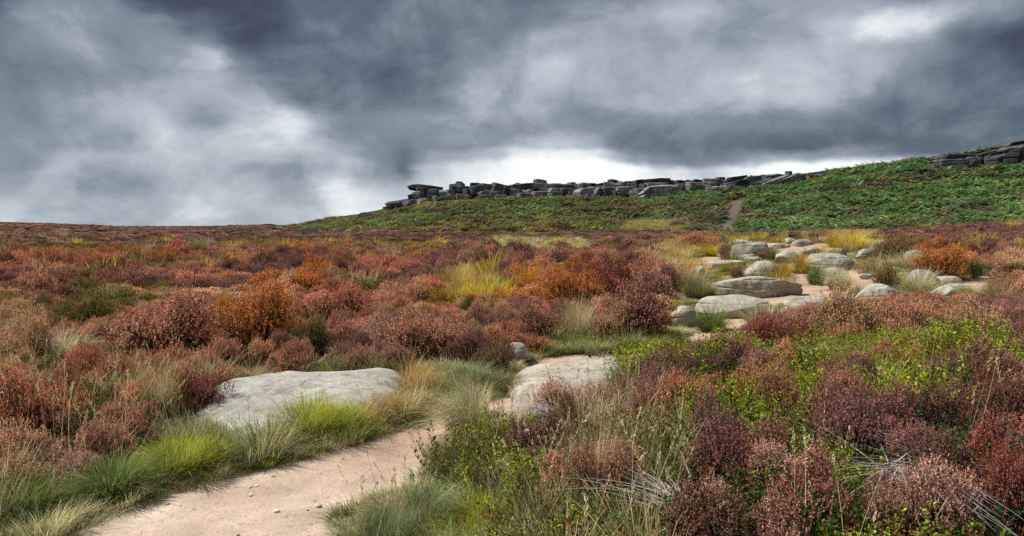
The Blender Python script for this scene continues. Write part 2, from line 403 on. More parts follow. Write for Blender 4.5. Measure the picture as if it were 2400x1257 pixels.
PATH_PX = [
 [(60,1300),(170,1245),(290,1190),(430,1140),(570,1098),(720,1058),(850,1018),(940,985),(1010,955),(1080,925),(1150,930),(1200,905),(1270,930),(1280,990),(1200,1012),(1130,1020),(1060,1045),(1030,1120),(960,1160),(880,1195),(815,1240),(780,1300)],
 [(1180,905),(1200,850),(1300,822),(1470,826),(1560,808),(1610,775),(1630,750),(1650,700),(1760,692),(1850,694),(1870,665),(1850,640),(1960,628),(2020,690),(1900,705),(1830,720),(1770,770),(1740,840),(1620,860),(1500,890),(1300,935),(1200,935)],
 [(1850,705),(1872,640),(1955,622),(2060,648),(2120,672),(2010,704)],
 [(1605,604),(1640,600),(1700,588),(1715,605),(1650,622),(1610,618)],
 [(2170,700),(2190,660),(2330,640),(2345,670),(2300,700),(2230,715)],
 [(1800,590),(1860,572),(1930,570),(1990,582),(1900,600),(1820,612)],
]
HILLPATH_PX = [(1685,545),(1690,525),(1703,500),(1715,472),(1745,460),(1742,475),(1733,500),(1725,525),(1712,545)]
PATH_W = [world_poly(p) for p in PATH_PX]
# continue the near stretch of path towards and under the camera
PATH_W[0] = np.array([p for p in PATH_W[0]])
NEAR_W = np.array([(PATH_W[0][:, 0].min(), PATH_W[0][:, 1].min() + .35), (-2.6, .2), (-2.2, -3.0), (.2, -3.0), (-.4, .6), (-.75, 3.4), (-.9, 4.0)])
HILL_W = world_poly(HILLPATH_PX)
ALLPATH = PATH_W + [NEAR_W]
def path_sd(X, Y):
    d = np.full(np.shape(X), -1e9)
    for p in ALLPATH: d = np.maximum(d, poly_sd(X, Y, p))
    return d + .10 * vnoise(np.asarray(X) / .5, np.asarray(Y) / .5, seed=31) * np.clip(np.asarray(Y) / 6, .4, 1.6) + .04 * vnoise(np.asarray(X) / .13, np.asarray(Y) / .13, seed=32)
def hill_sd(X, Y): return poly_sd(X, Y, HILL_W) + .5 * vnoise(X / 3, Y / 3, seed=33)

ZROCK = [(1590,600),(1700,556),(1960,556),(2100,580),(2180,610),(2330,640),(2340,700),(2060,726),(1850,745),(1740,770),(1640,800),(1560,800),(1550,730),(1610,650)]
ZONES = {'rocks': ZROCK}
def in_px(poly, px, py): return poly_sd(px, py, poly) > 0

# ------------------------------------------------------------------ ground mesh
def build_ground():
    az = np.radians(np.r_[np.arange(-180, -54, 6), np.arange(-54, 54, .22), np.arange(54, 181, 6)])
    az[-1] = math.pi
    r = np.r_[np.geomspace(.5, 320, 400), np.geomspace(340, 6000, 12)]
    A, R = np.meshgrid(az, r, indexing='ij')
    u = np.tan(np.clip(A, -math.radians(52.4), math.radians(52.4)))
    Ye = R * np.cos(np.clip(A, -math.radians(52.4), math.radians(52.4)))
    X = R * np.sin(A); Y = R * np.cos(A)
    Hh = h_uy(u, Ye)
    back = sstep(math.radians(55), math.radians(110), np.abs(A))
    Hh = Hh * (1 - back) + back * (.05 * vnoise(X / 3, Y / 3, seed=8) + .0 * R)
    sd = path_sd(X, Y); front = Y > -4
    Hh = Hh - .07 * sstep(-.02, .16, sd) * front * (R < 80)
    hs = hill_sd(X, Y); Hh = Hh - .25 * sstep(-.1, .8, hs)
    # colour of the soil itself
    px, py = project(X, np.maximum(Y, .3), Hh)
    C = np.empty(X.shape + (3,)); C[:] = (.055, .038, .026)
    n = vnoise(X / .7, Y / .7, seed=11)[..., None]
    C = C * (1 + .4 * n)
    zr = sstep(-6, 25, poly_sd(px, py, ZROCK))[..., None] * (Y > 1)[..., None]
    C = C * (1 - zr) + zr * (np.array((.16, .125, .06)) * (1 + .35 * n))
    Y0, Y1, *_ = hill_params(u)
    hm = (sstep(-3, 3, Ye - Y0) * (u > -.37))[..., None]
    C = C * (1 - hm) + hm * np.array((.045, .05, .02)) * (1 + .3 * n)
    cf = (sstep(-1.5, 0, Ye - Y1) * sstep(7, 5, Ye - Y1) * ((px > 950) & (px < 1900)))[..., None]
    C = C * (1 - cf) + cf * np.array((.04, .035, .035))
    ys = (sstep(10, 3, np.abs(py - 466)) * ((px > 975) & (px < 1130)) * (np.abs(Ye - Y1) < 14))[..., None]
    C = C * (1 - ys) + ys * np.array((.30, .25, .06))
    nr = sstep(-.35, .0, sd)[..., None] * front[..., None] * (R < 80)[..., None]
    C = C * (1 - nr) + nr * np.array((.20, .14, .09)) * (1 + .3 * n)
    na, nr_ = X.shape
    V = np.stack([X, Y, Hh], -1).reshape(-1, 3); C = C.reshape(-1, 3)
    i = np.arange(na - 1)[:, None] * nr_ + np.arange(nr_ - 1)[None]
    Q = np.stack([i, i + 1, i + nr_ + 1, i + nr_], -1).reshape(-1, 4)[:, ::-1]
    # close the small disc under the camera
    c = len(V); V = np.r_[V, [[0, 0, V[::nr_, 2].mean()]]]; C = np.r_[C, [C[0]]]
    j = np.arange(na - 1) * nr_
    Q = np.r_[Q, np.stack([np.full(na - 1, c), j + nr_, j, j], -1)]
    me = bpy.data.meshes.new('ground'); 
    faces = [tuple(q) for q in Q[-(na - 1):, :3]]
    me2 = mk_mesh('ground', V, Q[:-(na - 1)], C, M_GROUND, True)
    bpy.data.meshes.remove(me)
    o = add_ob('ground', me2); tag(o, 'dark peaty moorland rising gently to the hill', 'ground', kind='structure')
build_ground()

def sheet(name, bounds, step, sdf, zf, colf, mat, label, cat, kind='structure', drop=.12, edge=.0):
    x0, x1, y0, y1 = bounds
    xs = np.arange(x0, x1, step); ys = np.arange(y0, y1, step)
    X, Y = np.meshgrid(xs, ys, indexing='ij'); d = sdf(X, Y)
    keep = d > -step * 2.2
    Z = zf(X, Y, d)
    nx, ny = X.shape
    q = keep[:-1, :-1] & keep[1:, :-1] & keep[1:, 1:] & keep[:-1, 1:]
    i = (np.arange(nx - 1)[:, None] * ny + np.arange(ny - 1)[None])[q]
    Q = np.stack([i, i + ny, i + ny + 1, i + 1], -1)
    V = np.stack([X, Y, Z], -1).reshape(-1, 3); C = colf(X, Y, d).reshape(-1, 3)
    us, inv = np.unique(Q, return_inverse=True)
    return V[us], inv.reshape(Q.shape), C[us]
def path_z(X, Y, d):
    z = h_xy(X, Y) - .035 + .006 * fbm(X / .25, Y / .25, seed=21, oct=3) + .03 * vnoise(X / .6, Y / .9, seed=22) + .01 * vnoise(X / .14, Y / .2, seed=27)
    return z - .12 * sstep(.0, -.12, d)
def path_c(X, Y, d):
    a = np.array((.52, .39, .30)); b = np.array((.38, .26, .19))
    t = (.5 + .5 * fbm(X / 1.1, Y / 1.1, seed=23, oct=3))[..., None]
    c = a * t + b * (1 - t)
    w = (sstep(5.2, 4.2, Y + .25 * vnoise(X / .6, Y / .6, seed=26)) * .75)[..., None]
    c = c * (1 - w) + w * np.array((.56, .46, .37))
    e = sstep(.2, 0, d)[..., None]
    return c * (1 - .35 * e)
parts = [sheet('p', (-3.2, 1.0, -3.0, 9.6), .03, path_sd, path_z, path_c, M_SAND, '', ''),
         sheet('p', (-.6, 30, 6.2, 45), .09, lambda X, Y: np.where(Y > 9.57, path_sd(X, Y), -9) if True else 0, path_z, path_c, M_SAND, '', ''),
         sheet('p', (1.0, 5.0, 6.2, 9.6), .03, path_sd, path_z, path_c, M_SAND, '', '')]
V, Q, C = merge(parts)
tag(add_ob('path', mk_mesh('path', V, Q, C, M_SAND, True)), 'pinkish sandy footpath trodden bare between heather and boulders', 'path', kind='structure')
hb = (HILL_W[:, 0].min() - 2, HILL_W[:, 0].max() + 2, HILL_W[:, 1].min() - 2, HILL_W[:, 1].max() + 2)
V, Q, C = sheet('hp', hb, .3, hill_sd, lambda X, Y, d: h_xy(X, Y) - .1 + .05 * vnoise(X / .8, Y / .8, seed=24) - .5 * sstep(0, -.5, d),
                lambda X, Y, d: np.array((.105, .08, .075)) * (1 + .25 * vnoise(X / 2, Y / 2, seed=25))[..., None], M_SAND, '', '')
tag(add_ob('hillside_track', mk_mesh('hillside_track', V, Q, C, M_SAND, True)), 'worn bare track climbing the bracken slope to the crag', 'track', kind='structure')

# ------------------------------------------------------------------ rocks
import bmesh
_ico = {}
def ico(level):
    if level not in _ico:
        bm = bmesh.new(); bmesh.ops.create_icosphere(bm, subdivisions=level, radius=1)
        _ico[level] = (np.array([v.co[:] for v in bm.verts]), np.array([[v.index for v in f.verts] for f in bm.faces])); bm.free()
    return _ico[level]
def rock_shape(seed, dims, p=3.0, level=4, cuts=5, amp=.06, strata=.0, tilt=0.0, taper=0.0, nfreq=1.0, yaw=0.0, off0=.55):
    """dims full (w, d, h); returns verts in a box exactly w*d*h centred on 0"""
    r = np.random.default_rng(seed); V0, T = ico(level); V = V0.copy()
    rad = (np.abs(V) ** p).sum(1) ** (-1 / p); V = V * rad[:, None]
    for k in range(cuts):
        n = unit(r.normal(size=3) * np.array((1, .8, .9))); off = r.uniform(off0, .9) * np.abs(V @ n).max()
        d = V @ n - off; m = d > 0; V[m] -= (d[m] * .88)[:, None] * n
    V[:, 0] *= 1 - taper * (V[:, 2] * .5 + .5); V[:, 1] *= 1 - taper * (V[:, 2] * .5 + .5)
    w, d, h = dims; S = np.array((w, d, h)) / 2
    f = 1 / max(min(w, h * 1.8), .05) * nfreq
    P = V * S
    o = r.uniform(0, 90, 3)
    nz = fbm(P[:, 0] * 1.3 * f + o[0], P[:, 1] * 1.3 * f + o[1], P[:, 2] * 1.3 * f + o[2], seed, 5, .55)
    V = V * (1 + amp * 2.2 * nz)[:, None]
    if strata:
        zz = V[:, 2] * 3.2 + .5 * vnoise(P[:, 0] * f, P[:, 1] * f, seed=seed + 5)
        g = np.abs(((zz * .5) % 1) - .5) * 2
        V[:, :2] *= (1 - strata * sstep(.75, 1, g))[:, None]
    if yaw:
        a = math.radians(yaw); V = V * np.array((w, d, 1)); V = np.c_[V[:, 0] * math.cos(a) - V[:, 1] * math.sin(a), V[:, 0] * math.sin(a) + V[:, 1] * math.cos(a), V[:, 2]] / np.array((w, d, 1))
    if tilt:
        a = math.radians(tilt); P = V * S
        P = np.c_[P[:, 0] * math.cos(a) - P[:, 2] * math.sin(a), P[:, 1], P[:, 0] * math.sin(a) + P[:, 2] * math.cos(a)]; V = P
    lo, hi = V.min(0), V.max(0)
    V = (V - (lo + hi) / 2) / (hi - lo) * np.array((w, d, h))
    return V, T
FOOT = []   # footprints to keep plants out of: (x, y, rx, ry)
def path_rock(x0, y0, x1, y1, label, ratio=.8, p=2.6, name='boulder', tint=(1, 1, 1), level=5, tilt=0, cuts=7, amp=.085, bury=.5, seed=None, mat=None, taper=.1, hmin=.08, cat='boulder', group='boulders along the path'):
    cx = (x0 + x1) / 2; g = ray_ground([cx], [y1])[0]; Yf = g[1]
    wid = (x1 - x0) / F * Yf; dep = max(wid * ratio, .12)
    # keep the box no deeper than what the outline allows
    _, vt = px2uv(cx, y0)
    for _ in range(12):
        Yc = Yf + dep * .5; gz = float(h_xy(np.array([g[0] / Yf * Yc]), np.array([Yc]))[0])
        H = EYE + vt * Yc - gz
        if H >= max(hmin, wid * .10): break
        dep *= .8
    H = max(H, hmin)
    X = g[0] / Yf * Yc; wid = (x1 - x0) / F * Yc
    V, T = rock_shape(seed if seed is not None else int(x0 * 7 + y0), (wid, dep * 1.15, H * (1 + bury)), p, level, cuts, amp, strata=.04, yaw=((seed or 0) % 5 - 2) * 9, tilt=tilt, taper=taper, nfreq=1.3)
    top = gz + H; V[:, 2] += 0
    me = mk_mesh(name, V, T, None, mat or M_STONE, True)
    o = add_ob(name, me); o.location = (X, Yc, top - H * (1 + bury) / 2)
    tag(o, label, cat, group, tint=tint); FOOT.append((X, Yc, wid * .46, dep * .5)); return o
B = 'boulders along the path'
G1, G2, G3 = (1.08, 1.04, .98), (.92, .90, .86), (.62, .66, .72)
PR = [
 (1706,561,1762,573,'thin pale slab behind the big blocky boulder, at the far left of the rocks',.7,3,G1),
 (1712,567,1802,607,'big blocky grey boulder with flat top at the back of the rock field',.55,4.5,G2),
 (1733,592,1780,607,'small low rock tucked under the front of the big blocky boulder',.5,3,G2),
 (1727,601,1788,613,'thin pale slab just in front of the big blocky boulder',.5,3,G1),
 (1655,610,1748,629,'long pale flat rock left of the round grey boulder',.5,3.2,G1),
 (1744,611,1826,648,'smooth round grey boulder behind the long ramp shaped rock',.8,2.3,G2),
 (1616,617,1650,630,'little pale rock at the left end of the rock field by the side path',.8,2.4,G2),
 (1612,624,1652,658,'grey rock sloping down to the right beside golden grass',.5,2.3,G2),
 (1817,587,1876,618,'medium rounded pale boulder between the blocky boulder and the mossy one',.8,2.4,G1),
 (1868,580,1926,600,'left half of the flat topped pair below the golden grass mound',.5,3.4,G2),
 (1921,581,1984,603,'right half of the flat topped pair below the golden grass mound',.5,3.4,G2),
 (1886,593,1996,630,'large domed boulder patched with moss in the middle of the rocks',.6,2.5,G2),
 (1839,557,1868,571,'small domed rock furthest back, left of a grassy rock',.8,2.4,G1),
 (1855,561,1906,578,'low grey rock behind green grass at the back of the field',.5,2.6,G2),
 (1902,556,1946,568,'pale sloping sliver of rock left of the golden grass mound',.5,2.6,G1),
 (1790,570,1852,581,'flat pale slab at the back beside the bare sandy patch',.6,3,G1),
 (1668,645,1878,694,'long ramp shaped boulder rising to the right with heather against its left side',.35,3.0,G1),
 (1632,692,1812,744,'large pale foreground boulder with a layered front and grass tuft below',.45,2.9,G1),
 (1564,716,1632,763,'small rounded pale boulder beside the big mauve heather mound',.7,2.4,G1),
 (2003,583,2070,606,'flat boulder with a dark undercut edge right of the golden grass',.5,3.0,G2),
 (2118,586,2168,618,'blue grey boulder half buried in heather beside orange heather',.6,2.5,G3),
 (2126,631,2192,665,'dark topped grey boulder behind dry grass at the right of the rocks',.7,2.5,G3),
 (2193,647,2254,667,'low pale rounded rock right of the dark topped boulder',.5,2.5,G1),
 (1998,665,2112,708,'broad pale domed rock with golden grass growing against its front',.5,2.8,G1),
 (2165,664,2275,702,'wide pale slab sloping down into the sand at the right',.7,3.0,G1),
 (1924,627,1988,647,'small pale humped rock right of the dark green tussock',.6,2.5,G1),
 (2014,641,2044,652,'little flat pale rock beside brown heather right of the path',.6,2.8,G1),
 (1834,694,2052,734,'long pale rock mostly hidden behind the tall tan heather',.35,2.8,G1),
 (1164,800,1246,853,'round topped grey boulder left behind the central slab',.75,2.3,G2),
 (1058,778,1100,820,'small leaning rock poking out of heather left of the round topped boulder',.6,2.3,G2),
]
for i, (a, b, c, d, lab, rt, p, t) in enumerate(PR):
    path_rock(a, b, c, d, lab, rt, p, tint=t, seed=100 + i, level=6 if (c - a) > 100 else 5, group=B)

def slab(name, poly, H, w, label, cat, seed, tint=(1, 1, 1), tiltz=0, step=.022, rough=.012, kind='thing', sink=0.0):
    P = world_poly(poly, H); x0, y0 = P.min(0) - .1; x1, y1 = P.max(0) + .1
    cxx, cyy = P.mean(0)
    sdf = lambda X, Y: poly_sd(X, Y, P) + .05 * vnoise(X / .4, Y / .4, seed=seed) + .02 * vnoise(X / .12, Y / .12, seed=seed + 1)
    g0 = float(h_xy(np.array([cxx]), np.array([cyy]))[0])
    def zf(X, Y, d):
        e = np.clip(d / w, 0, 1); prof = np.sqrt(1 - (1 - e) ** 2.4)
        base = .5 * (h_xy(X, Y) + g0) - sink
        z = base + H * (-.3 + 1.3 * prof) + .04 * vnoise(X / 1.1, Y / .8, seed=seed + 2) + rough * fbm(X / .22, Y / .22, seed=seed + 3, oct=4)
        return np.where(d < 0, base - H * .5 - .18, z)
    V, Q, C = sheet(name, (x0, x1, y0, y1), step, sdf, zf, lambda X, Y, d: np.ones(X.shape + (3,)), None, '', '')
    o = add_ob(name, mk_mesh(name, V - [cxx, cyy, g0], Q, C, M_STONE, True)); o.location = (cxx, cyy, g0)
    tag(o, label, cat, 'bare gritstone slabs beside the path', kind=kind, tint=tint); return P
SL = []
SL.append(slab('rock_slab', [(440,905),(500,880),(580,862),(700,853),(800,849),(900,847),(950,856),(962,880),(940,905),(900,925),(868,942),(800,950),(740,960),(690,980),(620,1005),(560,1003),(500,970),(440,940)], .17, .45, 'large pale grey flat slab in the left foreground with crimson heather at its left end', 'rock slab', 41, (1.0, 1.02, 1.03)))
SL.append(slab('rock_slab', [(1195,880),(1205,858),(1235,842),(1300,836),(1310,829),(1380,827),(1500,831),(1520,850),(1480,880),(1420,905),(1340,915),(1260,912),(1205,900)], .16, .4, 'warm cream slab in the middle crossing the path behind dark heather', 'rock slab', 42, (1.06, 1.0, .94)))
for P in SL: pass

# crag: (x0, y0, x1, y1, tilt deg, boxiness, tone, label)
K, D_, L_ = (.30, .30, .33), (.62, .62, .66), (1.35, 1.32, 1.26)  # rock greys, with lit and shaded looks of the crag put into the tint
M_ = (1, 1, 1)
CR = [
 (963,430,1028,449,-12,2.6,K,'black overhanging slab jutting left at the left end of the crag'),
 (978,440,1008,455,0,3.5,D_,'grey block propping the black overhanging slab'),
 (970,448,1002,460,8,3.5,M_,'wedge shaped block below the propping block at the left end'),
 (960,453,991,471,4,3.2,D_,'stacked dark block at the outer left edge of the crag'),
 (908,466,958,482,14,2.6,D_,'long tilted slab running downhill at the far left end of the crag'),
 (900,481,928,489,10,2.8,M_,'lowest flat rock at the foot of the far left end of the crag'),
 (946,468,979,483,16,2.4,L_,'pale pointed rock beside the long tilted slab'),
 (979,464,999,476,14,2.4,L_,'small pale rock lying in yellow grass at the left end'),
 (1005,443,1032,465,-3,4.5,D_,'big squared block with dark left face above the yellow grass'),
 (1028,446,1053,462,0,5,M_,'lighter squared block joined to the right of the big squared block'),
 (1013,460,1030,469,6,2.6,L_,'small pale stone under the big squared block'),
 (1026,457,1061,472,20,2.6,D_,'tilted slab with black underside lying on yellow grass'),
 (1069,426,1084,434,0,3,K,'dark cap stone on top of the small rock stack'),
 (1056,430,1085,438,6,3,K,'dark middle stone of the small rock stack'),
 (1056,435,1088,447,0,4,D_,'grey base block of the small rock stack'),
 (1045,445,1062,459,0,5,L_,'pale upright block behind the tilted slab'),
 (1072,437,1102,446,4,3,M_,'flat grey rock right of the small rock stack'),
 (1085,443,1107,451,0,3,M_,'small grey rock half way along the upper ledge'),
 (1073,455,1100,467,-4,3,L_,'pale flat boulder lying in the yellow grass'),
 (1102,433,1130,452,14,3,D_,'dark slanted block left of the peaked dark block'),
 (1122,430,1162,448,-6,2.6,K,'peaked dark block before the tall pale face'),
 (1103,429,1122,438,0,2.6,D_,'rounded top stone above the dark slanted block'),
 (1123,446,1149,458,14,3,L_,'pale tilted rock below the peaked dark block'),
 (1141,439,1158,448,8,3,M_,'small wedge between the peaked block and the tall face'),
 (1153,428,1193,454,-14,4,M_,'tall pale grey face with a pointed lower corner'),
 (1150,448,1177,464,-6,3.5,M_,'square block beneath the tall pale face'),
 (1176,438,1193,460,-18,3,K,'dark pillar leaning against the tall pale face'),
 (1118,457,1150,466,8,3,L_,'low pale stones at the foot below the pale tilted rock'),
 (1164,457,1186,468,0,3.5,L_,'small pale block at the foot of the dark pillar'),
 (1186,460,1203,470,0,4.5,L_,'square pale block sunk in bracken right of the dark pillar'),
 (1190,429,1222,446,22,3,M_,'slanting block rising right, before the long dark beam'),
 (1202,427,1272,443,7,3,D_,'long dark beam of rock arching over a hollow'),
 (1253,420,1278,430,-8,2.5,L_,'pale leaning cap stone highest on the central crag'),
 (1194,443,1214,459,0,4.5,M_,'tall jointed block under the slanting block'),
 (1209,446,1222,460,0,4,D_,'narrow dark block under the left end of the long beam'),
 (1217,446,1242,458,0,5,L_,'cream block under the long dark beam'),
 (1217,453,1252,467,2,4,L_,'wide cream step at the base below the long dark beam'),
 (1236,444,1252,455,0,3.5,M_,'small block in the hollow beside the cream block'),
 (1246,431,1345,441,-2,4,M_,'long arched roof slab in the centre of the crag'),
 (1284,442,1327,451,0,4.5,L_,'pale straight ledge below the arched roof slab'),
 (1266,440,1300,447,6,3.5,D_,'dark sliver between roof slab and straight ledge'),
 (1250,449,1286,463,0,4.5,L_,'cream wall block at the left under the straight ledge'),
 (1284,450,1315,463,0,5,L_,'brightest cream block at the base of the central crag'),
 (1312,441,1348,451,-4,3.5,D_,'dark layered block right of the straight ledge'),
 (1332,428,1348,438,0,3.5,M_,'squat block standing above the right end of the roof slab'),
 (1337,431,1370,446,18,3.5,M_,'tilted slab pair right of the roof slab'),
 (1357,431,1382,443,0,4,M_,'square block above the ribbed grey boulder'),
 (1350,439,1393,459,8,3,L_,'ribbed pale grey boulder right of the central hollow'),
 (1380,437,1398,445,-3,4,L_,'small flat block resting beside the ribbed boulder'),
 (1392,439,1417,458,-28,3.5,M_,'triangular slab sliding right beside the ribbed boulder'),
 (1368,456,1383,464,0,4,L_,'lone small square stone in the bracken below the crag'),
 (1389,457,1404,466,0,3,M_,'lone rounded stone in the bracken below the triangular slab'),
 (1427,421,1448,428,0,3,K,'dark lid stone on top of the stacked buttress'),
 (1419,427,1452,441,-4,3.5,M_,'top block of the stacked buttress'),
 (1415,440,1447,457,0,4.5,M_,'broad bottom block of the stacked buttress'),
 (1434,448,1448,458,0,3,D_,'small stone wedged below the stacked buttress'),
 (1446,437,1489,454,4,3.5,L_,'pale rounded block right of the stacked buttress'),
 (1450,428,1476,438,-3,3.5,M_,'thin layered block behind the stacked buttress'),
 (1472,430,1499,442,-8,3,D_,'brown grey block between buttress and dark roof'),
 (1484,421,1506,435,10,3,K,'dark pointed block left of the dark roof'),
 (1507,418,1566,430,4,3,K,'big dark roof slab above the pale whaleback'),
 (1519,429,1562,441,0,4.5,M_,'pale back wall under the dark roof slab'),
 (1480,441,1517,465,6,3,L_,'pale domed boulder left of the whaleback'),
 (1509,435,1534,453,30,3.2,L_,'slanted slab leaning on the whaleback'),
 (1506,431,1594,463,10,2.6,(1.7,1.66,1.58),'large pale whaleback boulder, brightest rock of the crag'),
 (1500,432,1515,446,0,3,M_,'small blocks in the gap left of the slanted slab'),
 (1588,433,1607,444,0,3,M_,'squat block right of the whaleback'),
 (1612,428,1642,445,0,2.2,L_,'pale pyramid shaped rock poking from heather'),
 (1604,426,1622,438,0,2.6,K,'dark rounded stone left of the pale pyramid rock'),
 (1627,426,1662,441,8,2.8,M_,'brown grey rock behind the pyramid rock'),
 (1651,418,1688,440,-4,3.6,L_,'rounded pale block with level bands above the track'),
 (1680,416,1697,425,0,2.6,D_,'small dark dome on the skyline above the banded block'),
 (1659,437,1690,449,4,3,(1.7,1.6,1.5),'flat whitish slab lying below the banded block'),
 (1684,423,1706,432,0,3,L_,'pale rubble stone at the top of the scree'),
 (1683,430,1700,438,10,3,L_,'middle pale rubble stone of the scree'),
 (1690,434,1708,446,8,3,(1.6,1.45,1.3),'tan rubble stone at the foot of the scree'),
 (1709,420,1752,441,14,2.8,K,'big dark rounded rock right of the scree'),
 (1708,415,1730,426,6,3,K,'dark ledge stone above the big dark rounded rock'),
 (1720,411,1750,421,10,3,K,'topmost dark slab right of the scree'),
 (1749,412,1782,426,4,3,D_,'dark bread shaped rock with a pale top edge'),
 (1762,422,1790,436,18,2.6,D_,'dark oval rock below the bread shaped rock'),
 (1793,409,1822,419,0,3,D_,'flat dark stone in brown heather on the skyline'),
 (1780,417,1815,434,26,2.8,M_,'narrow slab slanting up to the right, left of the long leaning slab'),
 (1798,409,1852,436,30,3,L_,'long pale slab leaning up to the right'),
 (1838,405,1884,431,34,3.6,M_,'ribbed slab leaning up to the right, rightmost of the leaning slabs'),
 (1842,402,1858,411,0,3,M_,'small grey stone at the top end of the long leaning slab'),
 (1900,401,1932,413,10,3,M_,'low grey rock right of the leaning slabs'),
 (1920,404,1958,414,10,3,L_,'pale flat rock sinking into the green bracken'),
 (1708,437,1746,446,0,3.5,M_,'low pale ledge at the base of the big dark rounded rock'),
 (2046,391,2084,399,6,3,M_,'small pale rock in bracken below the skyline'),
 (2100,385,2124,396,0,2.8,D_,'dark rounded rock with mossy top in the bracken'),
 (2206,361,2284,378,2,3.2,D_,'broad lintel slab of the upper right crag'),
 (2201,374,2224,387,0,4,D_,'stacked block under the left end of the lintel slab'),
 (2188,387,2206,398,0,3,D_,'low outlying block left of the lintel slab'),
 (2201,384,2224,396,0,4,K,'bottom dark block under the lintel slab'),
 (2219,373,2277,393,0,4.5,D_,'grey back wall beneath the lintel slab'),
 (2271,368,2293,388,0,2.4,M_,'pointed pillar at the right end of the lintel slab'),
 (2284,368,2306,382,0,3.5,D_,'layered stack right of the pointed pillar'),
 (2302,352,2338,368,20,3,D_,'thin slab slanting up under the upper right heather'),
 (2313,357,2338,368,10,3,K,'dark slab under the thin slanting slab'),
 (2314,366,2334,380,0,4,M_,'grey squared block below the dark slab'),
 (2329,358,2378,382,12,3.4,D_,'large dark wedge shaped block near the right edge'),
 (2355,335,2425,357,14,3.2,D_,'huge overhanging roof slab at the right edge'),
 (2379,326,2425,339,14,3,K,'black top boulder at the right edge on the skyline'),
 (2370,352,2425,384,0,4,K,'black shadowed block under the huge roof slab'),
]
def crag_rock(i, x0, y0, x1, y1, tilt, p, tone, label):
    y1 += 2; y0 -= 1
    cx = (x0 + x1) / 2; u, vb_ = px2uv(cx, y1); _, vt = px2uv(cx, y0)
    Y0, Y1, H0, H1, H2 = [float(q) for q in hill_params(np.array([float(u)]))[:5]] if False else [float(np.ravel(q)[0]) for q in hill_params(np.array([float(u)]))]
    vg = (H1 - EYE) / Y1; ygap = (vb_ - vg) * F   # px above the green edge
    Y = Y1 - .8 + np.clip(ygap, -6, 40) * .13
    w = (x1 - x0) / F * Y * 1.05; H = (vt - vb_) * Y
    d = min(max(w * .8, H * 1.3, 2.0), 5.5)
    zt = EYE + vt * Y; ext = .25 * H
    V, T = rock_shape(700 + i, (w * 1.26, d, H + ext), p + 6, 5, 5, .045, strata=.13 if (i % 2 == 0) else .07, tilt=tilt, nfreq=1.5, yaw=[-28, 14, 35, -12, 22][i % 5], off0=.66)
    o = add_ob('crag_rock', mk_mesh('crag_rock', V, T, None, M_CRAG, True)); o.location = (float(u) * Y, Y + d * .25, zt - (H + ext) / 2)
    o.rotation_euler = (0, 0, 0)
    tag(o, label, 'crag rock', 'gritstone rocks of the crag', tint=tone)
for i, c in enumerate(CR): crag_rock(i, *c)
for i, (a, b, c, d, lab) in enumerate([
 (834,500,887,509,'long flat pale rock in the bracken at the left of the slope'),
 (1022,478,1038,486,'upper small pale stone in bracken below the yellow grass'),
 (1004,488,1028,497,'middle flat pale stone on the bracken slope'),
 (1012,507,1038,517,'lower pale stone half hidden on the bracken slope'),
 (699,533,741,549,'pale rounded rock with green tuft at the far edge of the heather'),
 (788,546,806,553,'tiny pale rock at the far edge of the heather'),
 (1556,510,1582,518,'left flat stone in the dry grass under the bracken'),
 (1583,508,1602,517,'right flat stone in the dry grass under the bracken'),
 (1566,524,1610,535,'flat pale slab in dry grass beside the bottom of the track')]):
    path_rock(a, b, c, d, lab, .9, 2.8, name='hillside_rock', tint=(.85, .85, .86), level=4, seed=300 + i, hmin=.9 if b < 530 else .75, cat='hillside rock', group='scattered rocks on the hillside')

